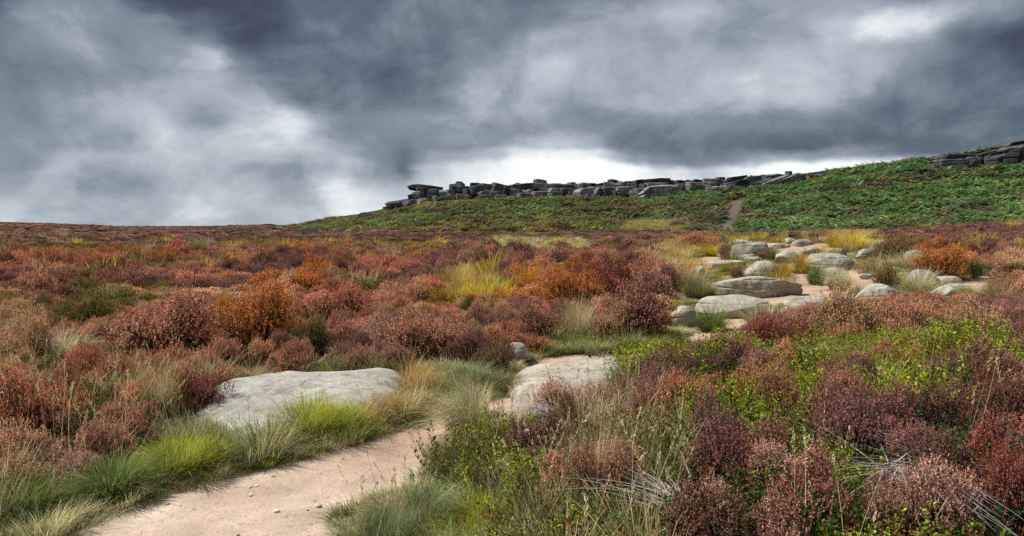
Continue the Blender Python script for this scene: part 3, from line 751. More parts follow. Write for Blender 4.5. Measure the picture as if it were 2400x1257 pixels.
# ------------------------------------------------------------------ plant geometry
def heather_geo(seed, nb, fl, fsize, nfol, folsize, lumps=7, spike=.055, stems=60):
    """a bush one unit across, half a unit high"""
    r = np.random.default_rng(seed)
    lc = np.c_[r.uniform(-.26, .26, lumps), r.uniform(-.26, .26, lumps), r.uniform(0, .08, lumps)]
    lc[0] = 0; lr = r.uniform(.17, .3, lumps); lr[0] = .33; lh = r.uniform(.28, .48, lumps)
    k = r.integers(0, lumps, nb)
    ph = r.uniform(0, 2 * np.pi, nb); rho = np.sqrt(r.uniform(0, 1, nb))
    jit = r.normal(1, .09, nb)
    E = lc[k] + np.stack([rho * np.cos(ph) * lr[k], rho * np.sin(ph) * lr[k], np.sqrt(np.clip(1 - rho ** 2, .0, 1)) * lh[k]], 1) * jit[:, None]
    E[:, 2] = np.maximum(E[:, 2], .015)
    root = np.stack([lc[k][:, 0] * .4 + r.normal(0, .03, nb), lc[k][:, 1] * .4 + r.normal(0, .03, nb), np.full(nb, -.02)], 1)
    d = unit(E - root + np.array((0, 0, .25)) + r.normal(0, .12, (nb, 3)))
    # florets along the last stretch of each shoot
    t = r.uniform(-1, .15, (nb, fl)); P = E[:, None] + d[:, None] * (t * spike)[:, :, None] + r.normal(0, fsize * .55, (nb, fl, 3))
    P = P.reshape(-1, 3); n = len(P)
    sb = np.repeat(r.uniform(0, 1, nb), fl); g = np.clip(sb * .6 + r.uniform(0, .4, n), 0, 1)
    C = np.stack([np.where(r.uniform(size=n) < .93, 1, .3), g, np.zeros(n)], 1)
    A = rnd_unit(r, n); Bv = unit(np.cross(A, rnd_unit(r, n)))
    fs = fsize * r.uniform(.6, 1.2, n)
    flowers = cards(P, A, Bv, fs, fs * .8, C)
    # needles lower on the shoots
    k2 = r.integers(0, nb, nfol); tt = r.uniform(.25, 1.0, nfol) ** .6
    P = root[k2] + (E[k2] - root[k2]) * tt[:, None] - d[k2] * spike * .6 + r.normal(0, .012, (nfol, 3))
    A = unit(d[k2] + r.normal(0, .5, (nfol, 3))); Bv = unit(np.cross(A, rnd_unit(r, nfol)))
    fo = folsize * r.uniform(.6, 1.3, nfol)
    C = np.stack([r.uniform(0, .12, nfol), r.uniform(0, 1, nfol), np.zeros(nfol)], 1)
    foliage = cards(P, A, Bv, fo, fo * .28, C)
    ks = r.integers(0, nb, stems); D = E[ks] - root[ks]; Ln = np.linalg.norm(D, axis=1)
    C = np.stack([np.zeros(stems), r.uniform(0, 1, stems), np.zeros(stems)], 1)
    st = ribbons(root[ks], unit(D), Ln * .95, .0035, .05, 3, C)
    return dict(flowers=flowers, foliage=foliage, stems=st)
def grass_geo(seed, n, L, W, spread, lean, droop, seg=5, r0=.5, straw=.25, dirbias=None, lj=.35):
    r = np.random.default_rng(seed)
    ph = r.uniform(0, 2 * np.pi, n); rr = np.sqrt(r.uniform(0, 1, n)) * spread
    P0 = np.stack([rr * np.cos(ph), rr * np.sin(ph), np.full(n, -.02)], 1)
    le = np.clip(lean * (rr / max(spread, 1e-3)) * r.uniform(.4, 1.3, n) + r.normal(0, .13, n), -.3, 1.45)
    a = ph + r.normal(0, .5, n); D = np.stack([np.sin(le) * np.cos(a), np.sin(le) * np.sin(a), np.cos(le)], 1)
    if dirbias is not None: D = unit(D + np.array(dirbias) * r.uniform(.3, 1.2, n)[:, None])
    C = np.stack([np.zeros(n), r.uniform(0, 1, n), (r.uniform(size=n) < straw) * r.uniform(.4, 1, n)], 1)
    Ln = L * np.clip(r.normal(1, lj, n), .3, 1.7)
    return ribbons(P0, D, Ln, W * r.uniform(.6, 1.2, n), droop * r.uniform(.3, 1.4, n), seg, C)
def stalk_geo(seed, n, L, spread, lean=.3, head=True, W=.0018):
    r = np.random.default_rng(seed)
    P0 = np.stack([r.normal(0, spread, n), r.normal(0, spread, n), np.full(n, -.02)], 1)
    a = r.uniform(0, 2 * np.pi, n); le = np.abs(r.normal(0, lean, n))
    D = np.stack([np.sin(le) * np.cos(a), np.sin(le) * np.sin(a), np.cos(le)], 1); Ln = L * r.uniform(.55, 1.15, n)
    C = np.stack([np.ones(n), r.uniform(.2, 1, n), r.uniform(0, .6, n)], 1); dr = r.uniform(.05, .35, n)
    parts = [ribbons(P0, D, Ln, W, dr, 6, C)]
    if head:
        H = D.copy(); H[:, 2] = 0; H = unit(H + 1e-6); m = 16
        t = r.uniform(.82, 1.0, (n, m)); b = (Ln * dr)[:, None] * t ** 2.2
        P = P0[:, None] + D[:, None] * (Ln[:, None] * t)[:, :, None] + H[:, None] * (b * .6)[:, :, None]; P[:, :, 2] -= b * .75
        P = P.reshape(-1, 3) + r.normal(0, .004, (n * m, 3)); A = unit(np.repeat(D, m, 0) + r.normal(0, .35, (n * m, 3))); Bv = unit(np.cross(A, rnd_unit(r, n * m)))
        parts.append(cards(P, A, Bv, .009, .0022, np.repeat(C, m, 0)))
    return merge(parts)
def berry_geo(seed, nst, nl, ls, R, H, red=.12):
    r = np.random.default_rng(seed)
    ph = r.uniform(0, 2 * np.pi, nst); rr = np.sqrt(r.uniform(0, 1, nst)) * R
    base = np.stack([rr * np.cos(ph), rr * np.sin(ph), np.full(nst, -.02)], 1)
    hh = H * (1 - .45 * (rr / R) ** 2) * r.uniform(.6, 1.2, nst)
    D = unit(np.stack([rr * np.cos(ph) / R * .5, rr * np.sin(ph) / R * .5, np.ones(nst)], 1) + r.normal(0, .22, (nst, 3)))
    t = r.uniform(.35, 1.03, (nst, nl)); out = rnd_unit(r, nst * nl); out[:, 2] = np.abs(out[:, 2]) * .6; out = unit(out)
    P = (base[:, None] + D[:, None] * (hh[:, None] * t)[:, :, None]).reshape(-1, 3) + out * ls * r.uniform(.9, 2.6, nst * nl)[:, None]
    A = unit(out + np.array((0, 0, .35))); Nn = unit(r.normal(0, .5, (nst * nl, 3)) + np.array((0, 0, 1))); Bv = unit(np.cross(A, Nn))
    n = nst * nl; s = ls * r.uniform(.6, 1.25, n); isr = np.repeat(r.uniform(size=nst) < red, nl)
    C = np.stack([r.uniform(.15, 1, n), r.uniform(0, 1, n), np.where(isr, r.uniform(.5, 1, n), (r.uniform(size=n) < .06) * .8)], 1)
    # oval leaf: two half quads folded on the midrib
    s_, w_ = s[:, None], (s * .52)[:, None]; fold = np.cross(Bv, A) * w_ * .35
    a0, a1, a2 = P - A * s_, P + A * s_, None
    V = np.stack([P - A * s_, P - A * s_ * .25 + Bv * w_ + fold, P + A * s_ * .45 + Bv * w_ * .85 + fold, P + A * s_, P + A * s_ * .45 - Bv * w_ * .85 + fold, P - A * s_ * .25 - Bv * w_ + fold], 1).reshape(-1, 3)
    i = np.arange(n)[:, None] * 6
    Q = np.concatenate([i + np.array([[0, 1, 2, 3]]), i + np.array([[0, 3, 4, 5]])], 0)
    leaves = (V, Q, np.repeat(C, 6, 0))
    Cs = np.stack([np.full(nst, .2), r.uniform(0, .6, nst), np.full(nst, .5)], 1)
    return dict(leaves=leaves, stems=ribbons(base, D, hh, .0022, .02, 2, Cs))
def bracken_geo(seed, nf=8, pairs=11):
    r = np.random.default_rng(seed); parts = []
    for k in range(nf):
        a = k / nf * 2 * np.pi + r.uniform(-.4, .4); L = r.uniform(.75, 1.15); lift = r.uniform(.55, .95)
        h = np.array((math.cos(a), math.sin(a), 0)); sd = np.array((-h[1], h[0], 0))
        base = np.array((r.normal(0, .1), r.normal(0, .1), 0))
        t = np.linspace(.28, 1, pairs); c = base + h * (t ** 1.25 * L * .75)[:, None]; c[:, 2] = lift * L * (t * 1.5 - t ** 2 * .8)
        wd = .34 * L * (1.05 - t) ** .8
        bright = r.uniform(0, 1)
        for s in (-1, 1):
            P = c + sd * s * (wd * .5)[:, None] + h * (wd * .22)[:, None]; P[:, 2] -= wd * .12
            A = unit(sd * s + h * .45 + np.array((0, 0, -.25)) + r.normal(0, .12, (pairs, 3))); Bv = unit(np.cross(A, np.array((0, 0, 1)) + r.normal(0, .25, (pairs, 3))))
            C = np.stack([r.uniform(.2, 1, pairs), np.clip(bright * .6 + r.uniform(0, .4, pairs), 0, 1), np.zeros(pairs)], 1)
            parts.append(cards(P, A, Bv, wd * .55, wd * .13 + .02, C))
            # second row of pinnules gives the feathery edge
            P2 = P + A * (wd * .1)[:, None] + h * (wd * .18)[:, None]
            parts.append(cards(P2, unit(A + h * .8), Bv, wd * .22, .018, C))
    return merge(parts)

# ------------------------------------------------------------------ scattering: one object of kind stuff each
def stuff_object(name, label, protos, P, rot, scl, t1, t2, idx, cat):
    col = bpy.data.collections.new(name + '_sources')
    for i, me in enumerate(protos):
        o = bpy.data.objects.new('%s_source_%02d' % (name, i), me); col.objects.link(o)
    me = bpy.data.meshes.new(name); me.vertices.add(len(P)); me.vertices.foreach_set('co', np.ascontiguousarray(P, np.float32).ravel())
    def att(n, ty, key, arr):
        a = me.attributes.new(n, ty, 'POINT'); a.data.foreach_set(key, np.ascontiguousarray(arr).ravel())
    one = np.ones((len(P), 1), np.float32)
    att('tint', 'FLOAT_COLOR', 'color', np.c_[t1, one].astype(np.float32)); att('tint2', 'FLOAT_COLOR', 'color', np.c_[t2, one].astype(np.float32))
    att('rot', 'FLOAT_VECTOR', 'vector', rot.astype(np.float32)); att('scl', 'FLOAT_VECTOR', 'vector', scl.astype(np.float32)); att('pick', 'INT', 'value', idx.astype(np.int32))
    o = add_ob(name, me); tag(o, label, cat, kind='stuff')
    ng = bpy.data.node_groups.new(name, 'GeometryNodeTree')
    ng.interface.new_socket('Geometry', in_out='INPUT', socket_type='NodeSocketGeometry'); ng.interface.new_socket('Geometry', in_out='OUTPUT', socket_type='NodeSocketGeometry')
    N, L = ng.nodes, ng.links
    gi = N.new('NodeGroupInput'); go = N.new('NodeGroupOutput'); ip = N.new('GeometryNodeInstanceOnPoints'); ci = N.new('GeometryNodeCollectionInfo')
    ci.inputs['Collection'].default_value = col; ci.inputs['Separate Children'].default_value = True
    def na(n, ty):
        a = N.new('GeometryNodeInputNamedAttribute'); a.data_type = ty; a.inputs[0].default_value = n; return [s for s in a.outputs if s.enabled][0]
    L.new(gi.outputs[0], ip.inputs['Points']); L.new(ci.outputs[0], ip.inputs['Instance']); ip.inputs['Pick Instance'].default_value = True
    L.new(na('pick', 'INT'), ip.inputs['Instance Index'])
    er = N.new('FunctionNodeEulerToRotation'); L.new(na('rot', 'FLOAT_VECTOR'), er.inputs[0]); L.new(er.outputs[0], ip.inputs['Rotation'])
    L.new(na('scl', 'FLOAT_VECTOR'), ip.inputs['Scale']); L.new(ip.outputs[0], go.inputs[0])
    md = o.modifiers.new('scatter', 'NODES'); md.node_group = ng
    return o

PAL = {  # flower / tip colour, lower foliage colour
 'pink':   ((.58,.29,.24), (.07,.075,.03)), 'tan': ((.58,.38,.26), (.12,.09,.04)), 'rust': ((.58,.24,.08), (.15,.07,.02)),
 'coral':  ((.58,.26,.19), (.13,.06,.03)), 'mauve': ((.37,.18,.17), (.07,.045,.03)), 'crimson': ((.34,.10,.10), (.10,.05,.03)),
 'dark':   ((.20,.085,.075), (.05,.035,.025)), 'olive': ((.19,.16,.05), (.10,.10,.03)), 'gold': ((.50,.30,.05), (.17,.14,.03)),
 'pale':   ((.62,.39,.37), (.06,.08,.025)), 'brown': ((.28,.17,.10), (.10,.07,.04)), 'green': ((.13,.17,.04), (.06,.09,.02)), 'plum': ((.27,.13,.14), (.06,.04,.035)),
}
for k_ in PAL: PAL[k_] = (np.array(PAL[k_][0]) * np.array((1.16, 1.06, .86)) + np.array((.04, .045, .03)), np.array(PAL[k_][1]) * .7)
# colour patches seen on the moor: px, py, rx, ry, palette
PATCH = [(150,603,240,16,'gold',.9),(110,592,110,10,'green',.7),(330,612,200,14,'rust',.7),(60,640,160,22,'coral',.5),(330,650,240,22,'coral',.55),(690,600,90,22,'rust',.75),(720,588,110,14,'rust',.6),
 (550,545,45,8,'olive',.9),(920,578,48,10,'green',.9),(860,600,170,28,'rust',.35),(660,630,80,16,'plum',.8),(320,665,130,18,'plum',.6),(880,640,110,30,'coral',.8),(1010,610,130,20,'mauve',.5),
 (1230,635,110,26,'plum',.7),(1300,600,220,20,'mauve',.35),(700,690,170,35,'rust',.75),(600,710,120,40,'tan',.5),(800,730,130,50,'coral',.75),(190,745,120,50,'olive',.75),(60,800,90,60,'tan',.8),
 (60,700,130,35,'mauve',.6),(560,760,170,60,'rust',.35),(1300,700,140,50,'rust',.8),(1420,690,100,50,'crimson',.75),(1380,665,130,30,'coral',.6),(1230,770,110,50,'mauve',.6),(1080,770,90,50,'tan',.5),
 (1500,620,130,40,'mauve',.5),(1640,560,90,25,'coral',.7),(2250,570,170,40,'crimson',.4),(2190,620,90,40,'rust',.85),(2060,580,90,35,'brown',.7),(2330,560,110,50,'mauve',.6),(2340,700,120,60,'brown',.5),
 (1900,530,200,14,'mauve',.6),(2000,545,110,16,'dark',.5),(960,820,200,50,'mauve',.3),(500,640,160,22,'mauve',.4),(1450,560,150,20,'plum',.3),(2120,760,220,60,'pink',.8),(2350,820,120,120,'mauve',.6),(450,550,160,20,'mauve',.5),(2330,1150,160,230,'crimson',.75),(1650,850,180,90,'mauve',.7),(2000,840,200,70,'pink',.5),(1500,930,120,60,'plum',.6),(1850,1150,550,170,'plum',.4),(1750,1150,500,170,'mauve',.5),(420,600,60,8,'olive',.9),(600,575,90,8,'gold',.7),(1000,590,60,8,'gold',.8),(1040,720,60,14,'gold',.8),(880,700,70,12,'olive',.8),(350,690,90,14,'olive',.7),(1180,560,120,7,'olive',.6),(1450,590,80,10,'olive',.7),(760,650,60,10,'gold',.7),(540,680,70,12,'plum',.8),(250,570,160,7,'dark',.7),(1000,560,160,7,'plum',.7)]
def hea_tint(px, py, X, Y, r):
    on_top = Y > hill_params(X / Y)[1]
    n = len(px); keys = list(PAL)
    a = vnoise(X / 1.1, Y / 1.1, seed=51); b = vnoise(X / 4, Y / 6, seed=52)
    t1 = np.empty((n, 3)); t2 = np.empty((n, 3))
    w = a * .75 + b * .6 + r.normal(0, .12, n)
    names = np.select([w < -.55, w < -.2, w < .25, w < .5, w < .8], ['plum', 'mauve', 'pink', 'tan', 'coral'], 'olive').astype(object)
    far = Y > 70
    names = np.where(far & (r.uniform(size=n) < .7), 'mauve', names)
    for (cx, cy, rx, ry, k, pr) in PATCH:
        q = ((px - cx) / rx) ** 2 + ((py - cy) / ry) ** 2 + r.normal(0, .25, n)
        names = np.where((q < 1) & (r.uniform(size=n) < pr), k, names)
    names = np.where(on_top, np.where(r.uniform(size=n) < .5, 'brown', 'dark'), names)
    for k in keys:
        m = names == k; t1[m] = PAL[k][0]; t2[m] = PAL[k][1]
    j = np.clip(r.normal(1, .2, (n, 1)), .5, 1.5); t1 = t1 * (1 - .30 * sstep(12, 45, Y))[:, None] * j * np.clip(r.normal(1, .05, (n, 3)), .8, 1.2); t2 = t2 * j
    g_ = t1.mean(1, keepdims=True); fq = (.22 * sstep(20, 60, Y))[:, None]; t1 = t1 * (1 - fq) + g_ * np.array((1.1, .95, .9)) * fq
    return t1, t2
# where something other than heather grows (pixel outlines on the ground)
GRASSY = [([(1150,560),(1370,566),(1400,585),(1350,606),(1180,612),(1130,590)], 'palegrass'), ([(1030,650),(1100,628),(1170,650),(1190,700),(1120,725),(1050,700)], 'yellowgrass'),
 ([(1520,585),(1600,560),(1640,600),(1640,660),(1560,680),(1500,640)], 'goldgrass'), ([(1300,775),(1420,760),(1560,780),(1590,800),(1480,830),(1300,832),(1240,820)], 'shortgreen'),
 ([(1600,575),(1700,575),(1690,592),(1610,606),(1570,590)], 'shortgreen'), ([(1480,520),(1600,512),(1640,530),(1520,545),(1450,535)], 'palegrass'),
 ([(960,880),(1040,860),(1210,880),(1280,935),(1180,960),(1070,980),(940,1020),(860,1050),(740,1075),(600,1110),(440,1150),(330,1200),(200,1300),(-200,1300),(-200,1200),(120,1180),(240,1130),(330,1075),(430,1015),(500,1000),(620,1010),(700,985),(860,945),(950,915)], 'verge'),
 ([(780,1300),(820,1245),(880,1200),(960,1165),(1040,1120),(1100,1110),(1330,1150),(1420,1300)], 'verge'), ([(1940,545),(2060,545),(2060,590),(1940,585)], 'goldgrass'), (ZROCK, 'rocks')]
BERRYZ = [(1040,1140),(1010,1060),(1040,1010),(1150,1000),(1260,985),(1400,960),(1480,900),(1600,860),(1740,840),(1850,800),(2000,770),(2250,760),(2330,860),(2360,1000),(2330,1300),(1250,1300),(1180,1180)]
def clear_of(X, Y, m=0.0, soft=None):
    ok = path_sd(X, Y) < -.02 - m
    ok &= ~(poly_sd(X, Y, HILL_W) > -.5)
    for P in SL: ok &= poly_sd(X, Y, P) < -.02 - m
    for (x, y, rx, ry) in FOOT: ok &= ((X - x) / (rx + m)) ** 2 + ((Y - y) / (ry + m)) ** 2 > 1
    return ok
def candidates(r, Ya, Yb, spacing, umax=.86):
    ys = Ya + (Yb - Ya) * np.arange(0, 1, spacing / (Yb - Ya)); P = []
    for y in ys:
        n = int(2 * umax * y / spacing) + 1; x = -umax * y + np.arange(n) * spacing
        P.append(np.c_[x, np.full(n, y)])
    P = np.concatenate(P); P += r.uniform(-.5, .5, P.shape) * spacing
    return P[:, 0], P[:, 1]
def clampx(px): return np.clip(px, -50, 2450)
LOWZ = [(1130,985),(1330,975),(1330,1035),(1180,1045),(1120,1010)]
IND = []    # individual plants' footprints: x, y, rx, ry

# individual plants ---------------------------------------------------------------
def variants(gen, mats, n, nm):
    out = []
    for i in range(n):
        g = gen(i); out.append({k: mk_mesh('%s_%s' % (nm, k), *v, mats[k]) for k, v in g.items()})
    return out
HM = dict(flowers=M_HEA, foliage=M_HEA, stems=M_WOOD)
HG = [heather_geo(11 + i, 1500, 9, .0065, 7000, .013, lumps=6 + i % 3 * 2, stems=120) for i in range(4)]
HV = [{k: mk_mesh('heather_%s' % k, *g[k], HM[k]) for k in g} for g in HG]
def place(px0, pyb, w, h, ratio=.75, hmax=.95, hmin=.16):
    g = ray_ground([px0], [pyb])[0]; Yf = g[1]; wid = w / F * Yf; dep = wid * ratio
    _, vt = px2uv(px0, pyb - h)
    for _ in range(10):
        Yc = Yf + dep * .42; gz = float(h_xy(np.array([g[0] / Yf * Yc]), np.array([Yc]))[0]); H = EYE + vt * Yc - gz
        if H > hmin: break
        dep *= .8
    return g[0] / Yf * Yc, Yc, gz, wid, dep, float(np.clip(H, hmin, hmax))
def thing_parts(name, meshes, loc, scl, rz, label, cat, group, t1, t2):
    e = bpy.data.objects.new(name, None); COL.objects.link(e); e.location = loc; e.empty_display_size = .1
    tag(e, label, cat, group)
    for k, me in meshes.items():
        c = add_ob(k, me, e); c.scale = scl; c.rotation_euler = (0, 0, rz); c['tint'] = [float(v) for v in t1]; c['tint2'] = [float(v) for v in t2]
    return e
HB = [ # px, py base, w, h, palette, label
 (385,868,310,175,'pink','broad heather mound with pink tips and a dark green side, left of the grey slab'),
 (600,850,240,170,'rust','rust tipped heather mound directly behind the left end of the grey slab'),
 (1005,860,210,118,'pink','rounded pink heather bush behind the right end of the grey slab'),
 (905,845,120,100,'pale','sparse heather with pale tips and a dark hollow beneath, behind the middle of the slab'),
 (820,848,120,66,'plum','low greyish purple heather behind the grey slab with few flowers'),
 (725,838,110,86,'olive','dark olive heather dotted with cream tips behind the grey slab'),
 (468,985,155,120,'crimson','crimson heather bush growing over the left end of the grey slab'),
 (1475,802,240,170,'mauve','big mauve heather mound left of the small rounded pale boulder'),
 (1432,806,120,90,'tan','tan pink heather bush in front of the big mauve mound'),
 (1262,815,140,92,'mauve','dome of mauve heather behind the round topped boulder'),
 (1345,745,170,110,'rust','fiery orange heather in the middle of the moor'),
 (1420,730,170,105,'crimson','wine red heather above the tan pink bush'),
 (1160,885,110,90,'brown','brown red heather in front of the round topped boulder'),
 (70,1078,260,205,'coral','rose coloured heather filling the left edge of the foreground'),
 (300,1052,150,110,'pink','dusky heather between the rose bush and the dry grass'),
 (185,1140,170,85,'pale','small heather with pale peach flower heads over dark grass in the lower left'),
 (55,885,170,130,'tan','tan heather above the dry grass on the left edge'),
 (190,800,190,100,'olive','flowerless olive green heather bush at the left'),
 (1330,995,170,95,'pale','low heather with pale pink bells beside the sandy gap'),
 (1535,935,180,120,'plum','dark plum heather in front of the cream slab'),
 (1655,895,160,105,'mauve','mauve heather with pink tips left of the wine dark bush'),
 (1815,858,200,110,'crimson','wine dark heather bush with bare stems in front of the sandy path'),
 (1620,985,170,105,'coral','orange pink heather above the bilberry leaves'),
 (1790,955,190,105,'coral','salmon flowered heather in the centre of the bilberry'),
 (1965,940,180,105,'mauve','rose heather at the right of the salmon flowered bush'),
 (1990,815,200,130,'tan','tall peaked tan heather hiding the long pale rock'),
 (2150,815,200,110,'pink','peach pink heather right of the tall peaked bush'),
 (2300,820,180,110,'tan','tan heather by the right edge below the dry tussocks'),
 (1850,1225,230,170,'pale','bright peach flowered heather in the lower right foreground'),
 (2200,1300,270,210,'pale','pale flowered heather sprawling at the bottom right'),
 (2330,1080,230,190,'dark','dark crimson heather at the right edge of the foreground'),
 (2330,940,210,140,'mauve','rose brown heather above the dark crimson bush at the right edge'),
 (2130,985,130,80,'coral','small salmon heather between bilberry clumps'),
 (1650,1300,210,150,'pale','peach flowered heather cut by the bottom edge near the dry stalks'),
 (2400,1290,220,230,'crimson','deep crimson heather in the bottom right corner'),
 (655,655,160,40,'plum','flat purple heather patch far out on the left moor'),
 (880,662,160,60,'coral','coral heather dome on the moor above the golden grass'),
 (790,765,180,90,'coral','bright coral heather sweeping down behind the slab'),
 (2195,665,130,85,'rust','orange heather above the dark topped boulder'),
 (2085,612,120,70,'brown','brown heather right of the golden grass mound'),
 (1735,692,95,36,'green','short green heather leaning on the long ramp shaped boulder'),
 (1640,588,130,46,'coral','coral heather at the start of the side path'),
 (1707,607,50,34,'mauve','small mauve heather left of the big blocky boulder'),
 (1535,705,130,75,'mauve','mauve heather beside the golden grass'),
 (1210,668,120,52,'plum','dusky purple heather dome beside the yellow grass'),
 (2072,690,80,66,'brown','brown withered heather right of the path'),
 (2285,655,70,46,'green','dark green heather clump above the sand at the right'),
 (1725,655,50,34,'mauve','small wine coloured heather in grass under the long flat rock'),
 (1790,610,36,24,'mauve','tiny heather at the right foot of the big blocky boulder'),
 (1960,622,60,24,'brown','dead brown heather on the domed mossy boulder'),
]
for i, (a, b, w, h, k, lab) in enumerate(HB):
    X, Y, z, wid, dep, H = place(a, b, w, h * 1.12)
    r = np.random.default_rng(900 + i)
    thing_parts('heather_bush', HV[i % 4], (X, Y, z), (wid * 1.12, dep * 1.15, H * 1.9), r.choice([0, math.pi]) + r.uniform(-.3, .3), lab, 'heather', 'heather bushes in flower', PAL[k][0], PAL[k][1])
    IND.append((X, Y, wid * .42, dep * .42))

TG = {  # tussock meshes
 'dome': mk_mesh('tussock', *grass_geo(61, 1300, .42, .0034, .2, .95, .5, seg=6), M_GRASS),
 'swept': mk_mesh('tussock', *grass_geo(62, 1100, .44, .0034, .22, .8, .55, seg=6, dirbias=(-.8, 0, 0)), M_GRASS),
 'sweptr': mk_mesh('tussock', *grass_geo(66, 1100, .42, .0032, .22, .8, .5, seg=6, dirbias=(.7, -.2, 0)), M_GRASS),
 'tall': mk_mesh('tussock', *grass_geo(63, 1100, .5, .0026, .2, .45, .25, seg=6, straw=.5), M_GRASS),
 'fine': mk_mesh('tussock', *grass_geo(64, 2600, .26, .0024, .24, .75, .4, seg=5), M_GRASS),
}
GP = {'straw': ((.56,.46,.24), (.20,.17,.08)), 'pale': ((.70,.64,.38), (.32,.31,.14)), 'gold': ((.64,.42,.08), (.30,.22,.04)), 'vivid': ((.82,.60,.03), (.42,.32,.03)), 'lime': ((.50,.52,.04), (.13,.19,.02)),
      'green': ((.15,.24,.055), (.05,.09,.025)), 'blue': ((.24,.31,.15), (.07,.11,.05)), 'orange': ((.70,.43,.14), (.24,.17,.06)), 'bleached': ((.74,.65,.42), (.40,.34,.19)), 'dusk': ((.25,.24,.10), (.08,.09,.03))}
for k_ in GP: GP[k_] = (np.array(GP[k_][0]), np.array(GP[k_][1]))
TS = [
 (880,985,150,62,'sweptr','orange','golden brown tussock right of the end of the grey slab, spilling to the path'),
 (970,930,120,75,'sweptr','orange','orange gold tussock touching the right end of the grey slab'),
 (730,1025,170,80,'fine','lime','lime green cushion of grass in front of the grey slab'),
 (815,1020,120,60,'dome','lime','yellow green tussock beside the lime cushion at the path edge'),
 (620,1050,130,50,'sweptr','lime','flattened light green tussock at the front left of the slab'),
 (1095,1022,150,125,'swept','pale','large pale arching tussock in the middle splitting the path'),
 (1120,975,100,70,'swept','pale','second pale arching tussock right behind the large one'),
 (1100,905,130,50,'dome','blue','blue green tuft under the brown red heather'),
 (1200,925,90,45,'fine','dusk','small dull tuft at the left corner of the cream slab'),
 (150,870,140,90,'dome','bleached','bleached straw tussock on the left below the olive heather'),
 (380,985,140,130,'tall','straw','tall dry straw clump left of the crimson heather'),
 (1350,800,100,95,'tall','pale','upright grass clump between the mauve and tan pink heather'),
 (1120,715,120,48,'swept','vivid','bright yellow grass clump on the middle moor'),
 (1070,690,90,60,'tall','gold','golden grass behind the bright yellow clump'),
 (1260,675,70,50,'swept','vivid','yellow grass at the edge of the wine red heather'),
 (1595,680,80,60,'tall','straw','tall golden grass at the left of the rock field'),
 (1560,655,60,40,'tall','gold','ochre grass in front of the mauve heather near the rocks'),
 (2000,588,90,48,'dome','vivid','brightest yellow grass mound behind the boulders'),
 (1960,580,60,34,'dome','gold','paler half of the yellow grass mound, at its left'),
 (1668,778,100,56,'dome','green','green tussock hanging in front of the large pale foreground boulder'),
 (1755,748,70,30,'fine','green','short green tuft at the right foot of the large foreground boulder'),
 (1913,668,60,48,'dome','green','dark green tussock with straw top beside the path'),
 (1965,680,80,46,'dome','pale','pale tussock right of the dark green tussock'),
 (1880,640,50,55,'dome','gold','golden tussock left of the domed mossy boulder'),
 (1835,650,60,34,'swept','gold','golden grass at the right side of the round grey boulder'),
 (1812,612,34,28,'fine','dusk','small tuft right of the big blocky boulder'),
 (2150,695,100,56,'dome','pale','pale green tussock in front of the dark topped boulder'),
 (2140,632,110,40,'tall','bleached','bleached grass sweeping behind the dark topped boulder'),
 (2020,705,80,40,'dome','straw','straw tuft growing on the broad domed rock'),
 (2260,705,80,34,'dome','lime','yellow green tuft at the lower end of the wide slab'),
 (2330,720,110,60,'swept','straw','straw tussock beside the sand at the right edge'),
 (2240,660,60,36,'dome','gold','golden green tuft below the dark green heather'),
 (1790,775,110,60,'tall','bleached','thin bleached grass right of the large foreground boulder'),
 (1660,600,70,28,'swept','vivid','yellow grass behind the side path'),
 (910,1290,140,90,'fine','blue','blue green tuft where the path leaves the bottom edge'),
 (1010,1240,150,90,'fine','blue','grey green grass at the right side of the path'),
 (1120,1270,170,80,'fine','lime','yellow green grass at the bottom centre'),
 (1390,1210,130,190,'tall','bleached','tall bleached grass stems at the bottom centre'),
 (1060,1150,90,60,'fine','dusk','low dull tuft under the dark bilberry at the path edge'),
 (60,1230,190,110,'dome','green','deep green tussock in the bottom left corner'),
 (270,1180,190,100,'dome','green','dark green tussock with orange blades near the lower left'),
 (430,1110,170,70,'fine','lime','bright green grass band left of the path'),
 (1850,640,30,14,'fine','lime','tiny green tuft on the sand among boulders'),
 (1710,640,60,26,'swept','lime','yellow green grass in front of the long flat rock'),
 (1640,700,80,40,'fine','dusk','dull grass left of the ramp shaped boulder'),
]
for i, (a, b, w, h, sh, k, lab) in enumerate(TS):
    X, Y, z, wid, dep, H = place(a, b, w, h, .8, .8, .1)
    o = add_ob('grass_tussock', TG[sh]); o.location = (X, Y, z)
    ext = {'dome': .95, 'swept': .95, 'sweptr': .95, 'tall': .75, 'fine': .72}[sh]; hh = {'dome': .33, 'swept': .3, 'sweptr': .3, 'tall': .5, 'fine': .22}[sh]
    s = wid / ext * 1.15; o.scale = (s, s, min(H / hh, s * 2.2)); o.rotation_euler = (0, 0, 0 if 'swept' in sh else i * 1.3)
    tag(o, lab, 'grass tussock', 'grass tussocks', tint=GP[k][0], tint2=GP[k][1]); IND.append((X, Y, wid * .3, dep * .3))

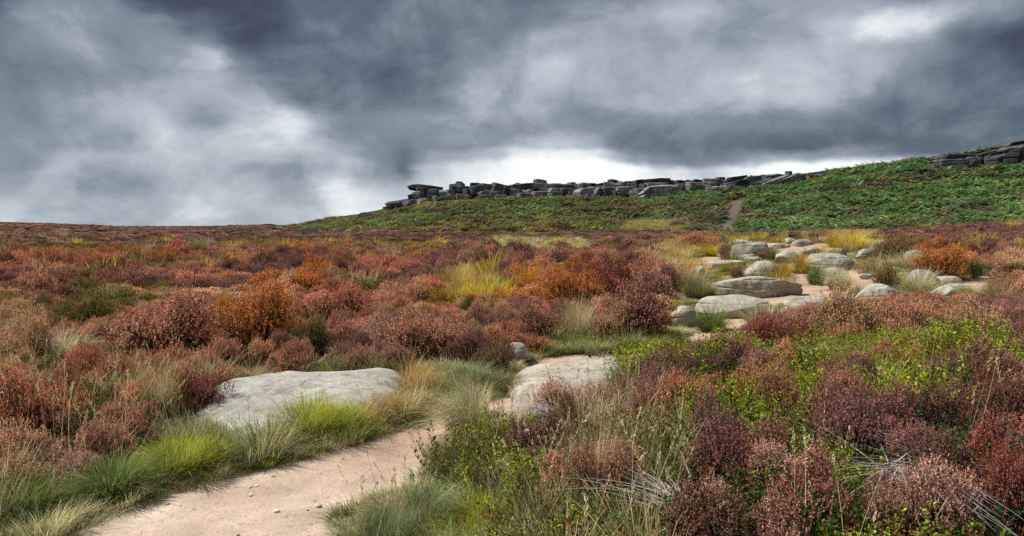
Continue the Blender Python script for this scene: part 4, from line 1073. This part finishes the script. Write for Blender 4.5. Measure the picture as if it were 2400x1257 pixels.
# ------------------------------------------------------------------ stuff: heather, grass, bilberry, bracken
r = np.random.default_rng(5)
mg = lambda g: merge([g['flowers'], g['foliage'], g['stems']])
H1 = [mk_mesh('hea1', *mg(heather_geo(30 + i, 1250, 10, .0062, 5500, .014, lumps=5, stems=60)), M_HEA) for i in range(4)]
H2 = [mk_mesh('hea2', *mg(heather_geo(40 + i, 900, 8, .0105, 1700, .022, lumps=6, stems=12)), M_HEA) for i in range(4)]
H3 = [mk_mesh('hea3', *mg(heather_geo(50 + i, 560, 6, .0175, 520, .034, lumps=7, stems=3)), M_HEA) for i in range(4)]
H4 = [mk_mesh('hea4', *mg(heather_geo(60 + i, 200, 3, .045, 140, .06, lumps=8, stems=3)), M_HEA) for i in range(4)]
XS, YS_, SX, SZ, IX = [], [], [], [], []
for (ya, yb, sp, w, lod) in [(2.6, 13, .36, .58, 0), (13, 30, .47, .76, 4), (30, 72, .72, 1.1, 8), (72, 240, 1.25, 2.1, 12)]:
    X, Y = candidates(r, ya, yb, sp, 1.35 if yb < 31 else .95)
    XS.append(X); YS_.append(Y); SX.append(w * r.uniform(.75, 1.3, len(X))); SZ.append(r.uniform(.7, 1.35, len(X))); IX.append(lod + r.integers(0, 4, len(X)))
X = np.concatenate(XS); Y = np.concatenate(YS_); SX = np.concatenate(SX); SZ = np.concatenate(SZ); IX = np.concatenate(IX)
Z = h_xy(X, Y); u = X / Y; Y0, Y1, *_ = hill_params(u)
px, py = project(X, Y, Z); pxc = clampx(px); py = np.minimum(py, 1296)
ok = clear_of(X, Y, .05)
edge = (Y - Y0) + 2.0 * vnoise(X / 4, Y / 4, seed=71)
hillside = (edge > 0) & (px > 640)
top = (px > 990) & (Y > Y1 + 4.2) & (Y < Y1 + 12)       # heather on top of the crag
ok &= (~hillside) | (top & (pxc < 1960)) | (top & (px > 2120))
ok &= Y < Y1 + 14
for poly, k in GRASSY: ok &= ~((poly_sd(pxc, py, poly) > 0) & ~hillside) | (r.uniform(size=len(X)) < (.10 if k in ('palegrass', 'goldgrass', 'yellowgrass') else .0))
inb = poly_sd(pxc, py, BERRYZ) > 0
ok &= ~inb | (r.uniform(size=len(X)) < np.where((pxc > 1850) & (py > 980), .85, .5))
for (x, y, rx, ry) in IND: ok &= ((X - x) / rx) ** 2 + ((Y - y) / ry) ** 2 > 1
ok &= (X ** 2 + Y ** 2) > 2.4 ** 2
ok &= ~(poly_sd(px, py, LOWZ) > 0)
X, Y, Z, SX, SZ, IX, px, py = [a[ok] for a in (X, Y, Z, SX, SZ, IX, px, py)]
t1, t2 = hea_tint(px, py, X, Y, r)
hn = 1 + .65 * vnoise(X / 1.7, Y / 1.7, seed=72)
sz = SX * SZ * hn * 1.15; sz = np.where(Y > hill_params(X / Y)[1], sz * .8, sz); sz = np.where(Y > 30, np.minimum(sz, 1.0), sz); sz = np.where(Y < 13, np.clip(sz, .3, .75), sz); sz = np.where(Y > 72, sz * .4, np.where(Y > 30, sz * .75, np.where(Y > 13, sz * .88, sz)))
near = sstep(0, .5, -path_sd(X, Y) ); sz = sz * (.5 + .5 * near)
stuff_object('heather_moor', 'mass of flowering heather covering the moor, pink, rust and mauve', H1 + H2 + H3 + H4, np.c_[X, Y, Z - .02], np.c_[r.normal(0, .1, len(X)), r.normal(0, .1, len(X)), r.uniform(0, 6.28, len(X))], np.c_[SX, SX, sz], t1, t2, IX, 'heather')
print('heather', len(X))

# grass swards and thin grass through the heather
G1 = [mk_mesh('gr1', *grass_geo(80 + i, 420, .13, .0024, .17, .7, .4, seg=3, straw=.2), M_GRASS) for i in range(3)]
G2 = [mk_mesh('gr2', *grass_geo(84 + i, 260, .34, .003, .16, .5, .35, seg=4, straw=.45), M_GRASS) for i in range(3)]
G3 = [mk_mesh('gr3', *grass_geo(88 + i, 150, .42, .009, .32, .45, .3, seg=3, straw=.4), M_GRASS) for i in range(3)]
G4 = [mk_mesh('gr4', *stalk_geo(92 + i, 9, .62, .10, .28), M_GRASS) for i in range(3)]
PT, RT, ST, T1, T2, ID = [], [], [], [], [], []
def add_g(X, Y, s, sz, keys, idx, probs=None, z=0.0):
    n = len(X)
    if not n: return
    ks = r.choice(len(keys), n, p=probs); a = np.array([GP[k][0] for k in keys])[ks]; b = np.array([GP[k][1] for k in keys])[ks]; j = np.clip(r.normal(1, .12, (n, 1)), .7, 1.35)
    PT.append(np.c_[X, Y, h_xy(X, Y) - .012 + z]); RT.append(np.c_[r.normal(0, .12, n), r.normal(0, .12, n), r.uniform(0, 6.28, n)])
    q = np.broadcast_to(s, n) * r.uniform(.75, 1.25, n); ST.append(np.c_[q, q, q * sz]); T1.append(a * j); T2.append(b * j); ID.append(np.array(idx)[r.integers(0, len(idx), n)])
def zone_pts(poly, Ya, Yb, sp, cl=.0, p=1.0):
    X, Y = candidates(r, Ya, Yb, sp); a, b = project(X, Y, h_xy(X, Y)); m = (poly_sd(clampx(a), np.minimum(b, 1296), poly) > 0) & clear_of(X, Y, cl) & (r.uniform(size=len(X)) < p)
    return X[m], Y[m]
for poly, k in GRASSY:
    if k == 'verge':
        X, Y = zone_pts(poly, 2.2, 10, .12, -.06); a, b = project(X, Y, h_xy(X, Y)); lf = a < 900
        low = .36 + .64 * sstep(.03, .7, -path_sd(X, Y))
        nz = vnoise(X / .5, Y / .5, seed=77) + r.normal(0, .3, len(X))
        add_g(X[lf & (nz > -.1)], Y[lf & (nz > -.1)], low[lf & (nz > -.1)], .8, ['green', 'lime', 'dusk', 'straw'], [0, 1, 2], [.52, .12, .28, .08])
        add_g(X[lf & (nz <= -.1)], Y[lf & (nz <= -.1)], low[lf & (nz <= -.1)], .9, ['dusk', 'straw', 'green'], [0, 1, 2], [.45, .2, .35])
        add_g(X[~lf], Y[~lf], low[~lf], .9, ['blue', 'lime', 'dusk', 'pale'], [0, 1, 2], [.35, .25, .2, .2])
        s = r.uniform(size=len(X)) < .04; add_g(X[s], Y[s], .7, .8, ['pale', 'green', 'straw'], [3, 4, 5])
    elif k == 'rocks':
        X, Y = zone_pts(poly, 8, 45, .3, -.02, .4); add_g(X, Y, 1.3, .5, ['lime', 'green', 'dusk', 'pale', 'straw'], [0, 1, 2], [.2, .2, .25, .2, .15])
        s = r.uniform(size=len(X)) < .07; add_g(X[s], Y[s], .8, .55, ['straw', 'pale', 'gold', 'dusk'], [6, 7, 8])
    elif k == 'shortgreen':
        X, Y = zone_pts(poly, 6, 45, .16, -.02); add_g(X, Y, 1.1, .9, ['green', 'lime', 'pale'], [0, 1, 2], [.5, .3, .2])
        s = r.uniform(size=len(X)) < .06; add_g(X[s], Y[s], .8, .7, ['pale', 'straw'], [3, 4, 5])
    else:
        X, Y = zone_pts(poly, 10, 100, .42, .0, .7)
        kk = {'palegrass': ['bleached', 'straw', 'lime', 'pale'], 'yellowgrass': ['vivid', 'gold', 'straw', 'lime'], 'goldgrass': ['straw', 'gold', 'bleached', 'orange']}[k]
        add_g(X, Y, .95, .8, kk, [6, 7, 8])
# path fringes
X, Y = candidates(r, 2.4, 14, .1, .8); d = path_sd(X, Y); m = (d > -.28) & (d < .05) & clear_of(X, Y, -.12); m &= r.uniform(size=len(X)) < .75
for P in SL: m &= poly_sd(X, Y, P) < -.03
add_g(X[m], Y[m], .75, .6, ['dusk', 'green', 'straw', 'pale'], [0, 1, 2], [.4, .2, .2, .2])
# slab fringes
m = np.zeros(len(X), bool)
for P in SL[:2]: q = poly_sd(X, Y, P); m |= (q > -.2) & (q < -.0)
m &= (d < -.02) & (r.uniform(size=len(X)) < .6)
add_g(X[m], Y[m], .8, .8, ['dusk', 'green', 'straw', 'pale'], [0, 1, 2, 3])
# grass blades threading through the heather
X, Y = candidates(r, 3, 16, .55); m = clear_of(X, Y, .1) & (r.uniform(size=len(X)) < .16); add_g(X[m], Y[m], .8, 1.0, ['straw', 'pale', 'gold', 'bleached'], [3, 4, 5])
X, Y = candidates(r, 16, 70, 1.3); a, b = project(X, Y, h_xy(X, Y)); Y0 = hill_params(X / Y)[0]; m = clear_of(X, Y, .1) & (r.uniform(size=len(X)) < .12) & (Y < Y0); add_g(X[m], Y[m], 1.15, 1.15, ['straw', 'gold', 'vivid', 'dusk'], [6, 7, 8])
# left dry grass
X, Y = zone_pts([(-100,800),(220,790),(330,900),(520,880),(560,960),(430,1060),(250,1090),(-100,1000)], 3, 12, .34, .0, .30); add_g(X, Y, .9, 1.0, ['straw', 'bleached', 'pale', 'orange'], [3, 4, 5]); add_g(X[::2], Y[::2], 1.0, 1.0, ['straw', 'bleached'], [9, 10, 11])
X, Y = zone_pts([(1180,1000),(1480,960),(1640,1080),(1600,1300),(1180,1300)], 2.2, 8, .17, .0, .35); add_g(X, Y, .9, 1.1, ['straw', 'pale', 'bleached', 'dusk'], [0, 1, 2, 3, 4, 5])
# dry seed stalks in front
for poly, p in (([(1280,1050),(1500,1030),(1560,1300),(1200,1300)], .3), ([(1500,950),(2350,900),(2450,1300),(1560,1300)], .03), ([(820,1120),(1250,1100),(1250,1300),(820,1300)], .15), ([(-100,950),(450,950),(350,1150),(-100,1250)], .22)):
    X, Y = zone_pts(poly, 2.2, 8, .2, .0, p); add_g(X, Y, 1.0, 1.0, ['bleached', 'straw'], [9, 10, 11])
stuff_object('moor_grass', 'green, straw and golden grass along the path and through the heather', G1 + G2 + G3 + G4, np.concatenate(PT), np.concatenate(RT), np.concatenate(ST), np.concatenate(T1), np.concatenate(T2), np.concatenate(ID), 'grass')
print('grass', sum(map(len, PT)))

# bilberry
BGm = [berry_geo(110 + i, 85, 26, .0082, .26, .26, red=.07) for i in range(4)]
BM = [mk_mesh('berry', *merge([g['leaves'], g['stems']]), M_BERRY) for g in BGm]
BT = {'lime': ((.42,.46,.06), (.16,.24,.03)), 'green': ((.10,.20,.035), (.045,.10,.02)), 'red': ((.48,.20,.07), (.22,.17,.04)), 'dull': ((.28,.27,.10), (.11,.13,.04)), 'blue': ((.08,.17,.07), (.04,.09,.03))}
X, Y = candidates(r, 2.4, 13, .19, 1.2); Z = h_xy(X, Y); px, py = project(X, Y, Z)
m = (poly_sd(clampx(px), np.minimum(py, 1296), BERRYZ) > -5) & clear_of(X, Y, .05) & (X ** 2 + Y ** 2 > 4.5)
for (x, y, rx, ry) in IND: m &= ((X - x) / (rx * .9)) ** 2 + ((Y - y) / (ry * .9)) ** 2 > 1
m &= ~(poly_sd(px, py, LOWZ) > 0) & (r.uniform(size=len(X)) < np.where((px < 1560) & (px > 1180) & (py > 1000), .4, .74))
X, Y, Z, px, py = [a[m] for a in (X, Y, Z, px, py)]; n = len(X)
nz = vnoise(X / .6, Y / .6, seed=91) + r.normal(0, .3, n)
kk = np.select([nz < -.35, nz < .05, nz < .4], ['green', 'dull', 'lime'], 'green').astype(object)
for (cx, cy, rx, ry, k, pr) in [(2050,850,230,70,'lime',.75),(1800,1000,260,60,'lime',.6),(2100,900,120,50,'red',.45),(1450,1020,180,50,'red',.3),(1500,1060,220,60,'dull',.6),(2120,1150,180,110,'blue',.6),(2000,1250,160,70,'green',.7),(1130,1030,120,80,'lime',.6),(1350,1130,200,60,'dull',.4),(1960,1040,140,50,'blue',.5)]:
    q = ((px - cx) / rx) ** 2 + ((py - cy) / ry) ** 2; kk = np.where((q < 1) & (r.uniform(size=n) < pr), k, kk)
t1 = np.array([BT[k][0] for k in kk]) * (.62 + .38 * (kk == 'lime'))[:, None]; t2 = np.array([BT[k][1] for k in kk]); s = r.uniform(.7, 1.3, n) * (1 + .35 * vnoise(X / .8, Y / .8, seed=92)) * np.where(kk == 'lime', 1.15, 1)
stuff_object('bilberry', 'yellow green bilberry leaves carpeting the right foreground', BM, np.c_[X, Y, Z - .02], np.c_[r.normal(0, .2, n), r.normal(0, .2, n), r.uniform(0, 6.28, n)], np.c_[s, s, s * r.uniform(.6, 1.25, n)], t1, t2, r.integers(0, 4, n), 'bilberry')
BV = [{k: mk_mesh('bilberry_%s' % k, *g[k], M_BERRY) for k in g} for g in BGm[:2]]
for i, (a, b, w, h, k, lab) in enumerate([
 (1165,1040,110,110,'lime','bright green bilberry sprig standing on the path side of the pale tussock'),
 (1150,1120,130,90,'lime','bilberry clump with orange leaves just right of the path edge'),
 (1060,1110,90,80,'green','dark needle leaved shrub at the very edge of the path'),
 (2010,870,130,80,'lime','yellow green bilberry in front of the tall tan heather'),
 (1660,930,110,60,'red','reddening bilberry between two heathers'),
 (1990,1000,150,90,'lime','vivid green bilberry at the right of the salmon heather'),
 (1120,1240,110,80,'dull','small leafy bilberry near the bottom centre'),
 (2060,1200,140,110,'blue','blue green round leaved bilberry beside the bright peach heather')]):
    X_, Y_, z, wid, dep, H = place(a, b, w, h, .8, .5, .14)
    thing_parts('bilberry_bush', BV[i % 2], (X_, Y_, z), (wid / .5, wid / .5, H / .27), i * 1.1, lab, 'bilberry', 'bilberry bushes', BT[k][0], BT[k][1])

# bare grey twigs in the right foreground
def twig_geo(seed, n, L):
    r = np.random.default_rng(seed); P0 = r.normal(0, .03, (n, 3)); P0[:, 2] = np.abs(P0[:, 2]); a = r.normal(0, 1.1, n)
    D = unit(np.stack([np.cos(a), np.sin(a) * .7, r.uniform(.15, .9, n)], 1)); C = np.ones((n, 3))
    return ribbons(P0, D, L * r.uniform(.5, 1.1, n), .0028, r.uniform(.2, .9, n), 6, C)
DW = mk_mesh('dead_twigs', *twig_geo(5, 80, .5), M_DEADWOOD)
for i, (a, b, lab, rz) in enumerate([(1930,1010,'grey dead heather branch arching over a dark hollow in the bilberry', -.2), (1290,960,'bare grey stems at the foot of the pale pink heather by the sand', 2.6), (1460,1040,'grey dead twigs lying among reddish bilberry', .5),
     (2090,1090,'dead twigs hanging in the dark gap below the bilberry', -1.2), (1900,830,'bare purple grey stems under the wine dark heather', 1.0), (2290,1130,'dead stems in front of the dark crimson heather', 2.8), (1620,1190,'pale dead sprig near the bottom between peach heathers', 1.8)]):
    g = ray_ground([a], [b], .12)[0]; o = add_ob('dead_twigs', DW); o.location = (g[0], g[1], float(h_xy(*g[:, None])[0]) + .06); o.rotation_euler = (0, 0, rz); o.scale = (1.1, 1.1, .8)
    tag(o, lab, 'dead twigs', 'bare dead heather twigs')

# bracken
BK = [mk_mesh('bracken', *bracken_geo(130 + i), M_BRACK) for i in range(5)]
X, Y = candidates(r, 55, 150, .85, .95); u = X / Y; Y0, Y1, *_ = hill_params(u); Z = h_xy(X, Y); px, py = project(X, Y, Z)
m = (Y > Y0 + 2.0 * vnoise(X / 4, Y / 4, seed=71) - .5) & (px > 610) & ~(poly_sd(X, Y, HILL_W) > -.45)
m &= (Y < Y1 - 1.0) | (px > 1935) & (Y < Y1 + 10)
m &= ~((px > 1935) & (px > 2190) & (Y > Y1 - .2) & (Y < Y1 + 4.5))
m &= ~((px > 975) & (px < 1125) & (Y > Y1 - 5 + 1.5 * vnoise(X / 2, Y / 2, seed=7)))
m &= ~((px > 1470) & (px < 1610) & (py > 508) & (r.uniform(size=len(X)) < .85))
m &= (px > 760) | (r.uniform(size=len(X)) < sstep(610, 800, px))
for (x, y, rx, ry) in FOOT: m &= ((X - x) / (rx + .5)) ** 2 + ((Y - y) / (ry + .5)) ** 2 > 1
for (x, y, rx, ry) in FOOT[-9:]: m &= ~((np.abs(X - x) < rx * .9) & (Y < y) & (Y > y - 2.6))
X, Y, Z, px, py = [a[m] for a in (X, Y, Z, px, py)]; n = len(X)
a = vnoise(X / 7, Y / 7, seed=95) + .6 * vnoise(X / 2.5, Y / 2.5, seed=96) + r.normal(0, .2, n)
g_, dk, br, yl = np.array((.20, .34, .12)), np.array((.16, .22, .11)), np.array((.27, .18, .11)), np.array((.33, .29, .07))
left = sstep(1650, 1500, px)
t = sstep(-.6, .5, a)[:, None]; t1 = dk * (1 - t) + g_ * t
t1 = t1 * (1 - .35 * left[:, None]) + .35 * left[:, None] * np.array((.21, .21, .08))
isb = r.uniform(size=n) < (.07 + .18 * left + .4 * (a < -.5)); t1[isb] = br
isy = r.uniform(size=n) < (.06 + .25 * left * sstep(505, 535, py)); t1[isy] = yl
t1 *= np.clip(r.normal(1, .18, (n, 1)), .55, 1.5) * (1 + .3 * vnoise(X / 2.2, Y / 2.2, seed=98))[:, None]; t2 = t1 * .5
s = r.uniform(.8, 1.5, n) * (1.05 + .4 * vnoise(X / 3, Y / 3, seed=97)) * np.where(px < 1000, .7, 1.0)
stuff_object('bracken', 'green bracken fronds covering the hillside below the crag, browning in places', BK, np.c_[X, Y, Z - .1], np.c_[r.normal(0, .15, n), r.normal(0, .15, n), r.uniform(0, 6.28, n)], np.c_[s, s, s * .85], t1, t2, r.integers(0, 5, n), 'bracken')
print('bracken', n)
# yellow turf at the left foot of the crag and dry grass by the track foot
X, Y = candidates(r, 118, 150, .6, .3); Z = h_xy(X, Y); px, py = project(X, Y, Z); Y1 = hill_params(X / Y)[1]
m = (px > 972) & (px < 1130) & (Y > Y1 - 7) & (Y < Y1 + 2.5); X1, Y1_, Z1 = X[m], Y[m], Z[m]
X, Y = candidates(r, 74, 95, .5, .4); Z = h_xy(X, Y); px, py = project(X, Y, Z); m = (px > 1460) & (px < 1620) & (py > 506) & (py < 545)
X = np.r_[X1, X[m]]; Y = np.r_[Y1_, Y[m]]; Z = np.r_[Z1, Z[m]]; n = len(X)
GT = [mk_mesh('turf', *grass_geo(140 + i, 120, .4, .03, .5, .5, .3, seg=2, straw=.3), M_GRASS) for i in range(2)]
c = np.where((r.uniform(size=n) < .5)[:, None], np.array((.42, .36, .06)), np.array((.46, .36, .15)))
stuff_object('dry_turf', 'yellowed turf at the left foot of the crag and by the bottom of the track', GT, np.c_[X, Y, Z - .02], np.c_[np.zeros(n), np.zeros(n), r.uniform(0, 6.28, n)], np.full((n, 3), 1.2) * [1, 1, .8], c, c * .6, r.integers(0, 2, n), 'grass')

# pebbles on the near path
PM = []
for i in range(4):
    V, T = rock_shape(400 + i, (.03, .025, .016), 2.4, 3, 3, .08); PM.append(mk_mesh('pebble', V, T, None, M_STONE, True))
r = np.random.default_rng(8); cnt = 0
while cnt < 13:
    a, b = r.uniform(330, 1020), r.uniform(1060, 1250); g = ray_ground([a], [b])[0]
    if path_sd(g[:1], g[1:])[0] < .12: continue
    o = add_ob('pebble', PM[cnt % 4]); s = r.uniform(.5, 1.3); o.scale = (s, s, s); o.rotation_euler = (0, 0, r.uniform(0, 6)); o.location = (g[0], g[1], float(path_z(g[:1], g[1:], np.array([1.]))[0]) + .004 * s)
    tag(o, 'small pebble lying on the bare sand of the near path', 'pebble', 'pebbles scattered on the near path', tint=(1.7, 1.5, 1.35)); cnt += 1

# loose grit
r = np.random.default_rng(12); X, Y = candidates(r, 2.4, 12, .09, .8); m = (path_sd(X, Y) > -.02) & (r.uniform(size=len(X)) < .5)
X, Y = X[m], Y[m]; n = len(X); sc_ = r.lognormal(-1.5, .55, n); tt = np.where((r.uniform(size=n) < .35)[:, None], np.array((.35, .28, .22)), np.array((1.5, 1.3, 1.1)))
stuff_object('path_grit', 'loose grit and small stones strewn over the sandy path', PM, np.c_[X, Y, path_z(X, Y, np.full(n, 1.))], np.c_[np.zeros(n), np.zeros(n), r.uniform(0, 6.28, n)], np.c_[sc_, sc_, sc_], tt, tt, r.integers(0, 4, n), 'grit')
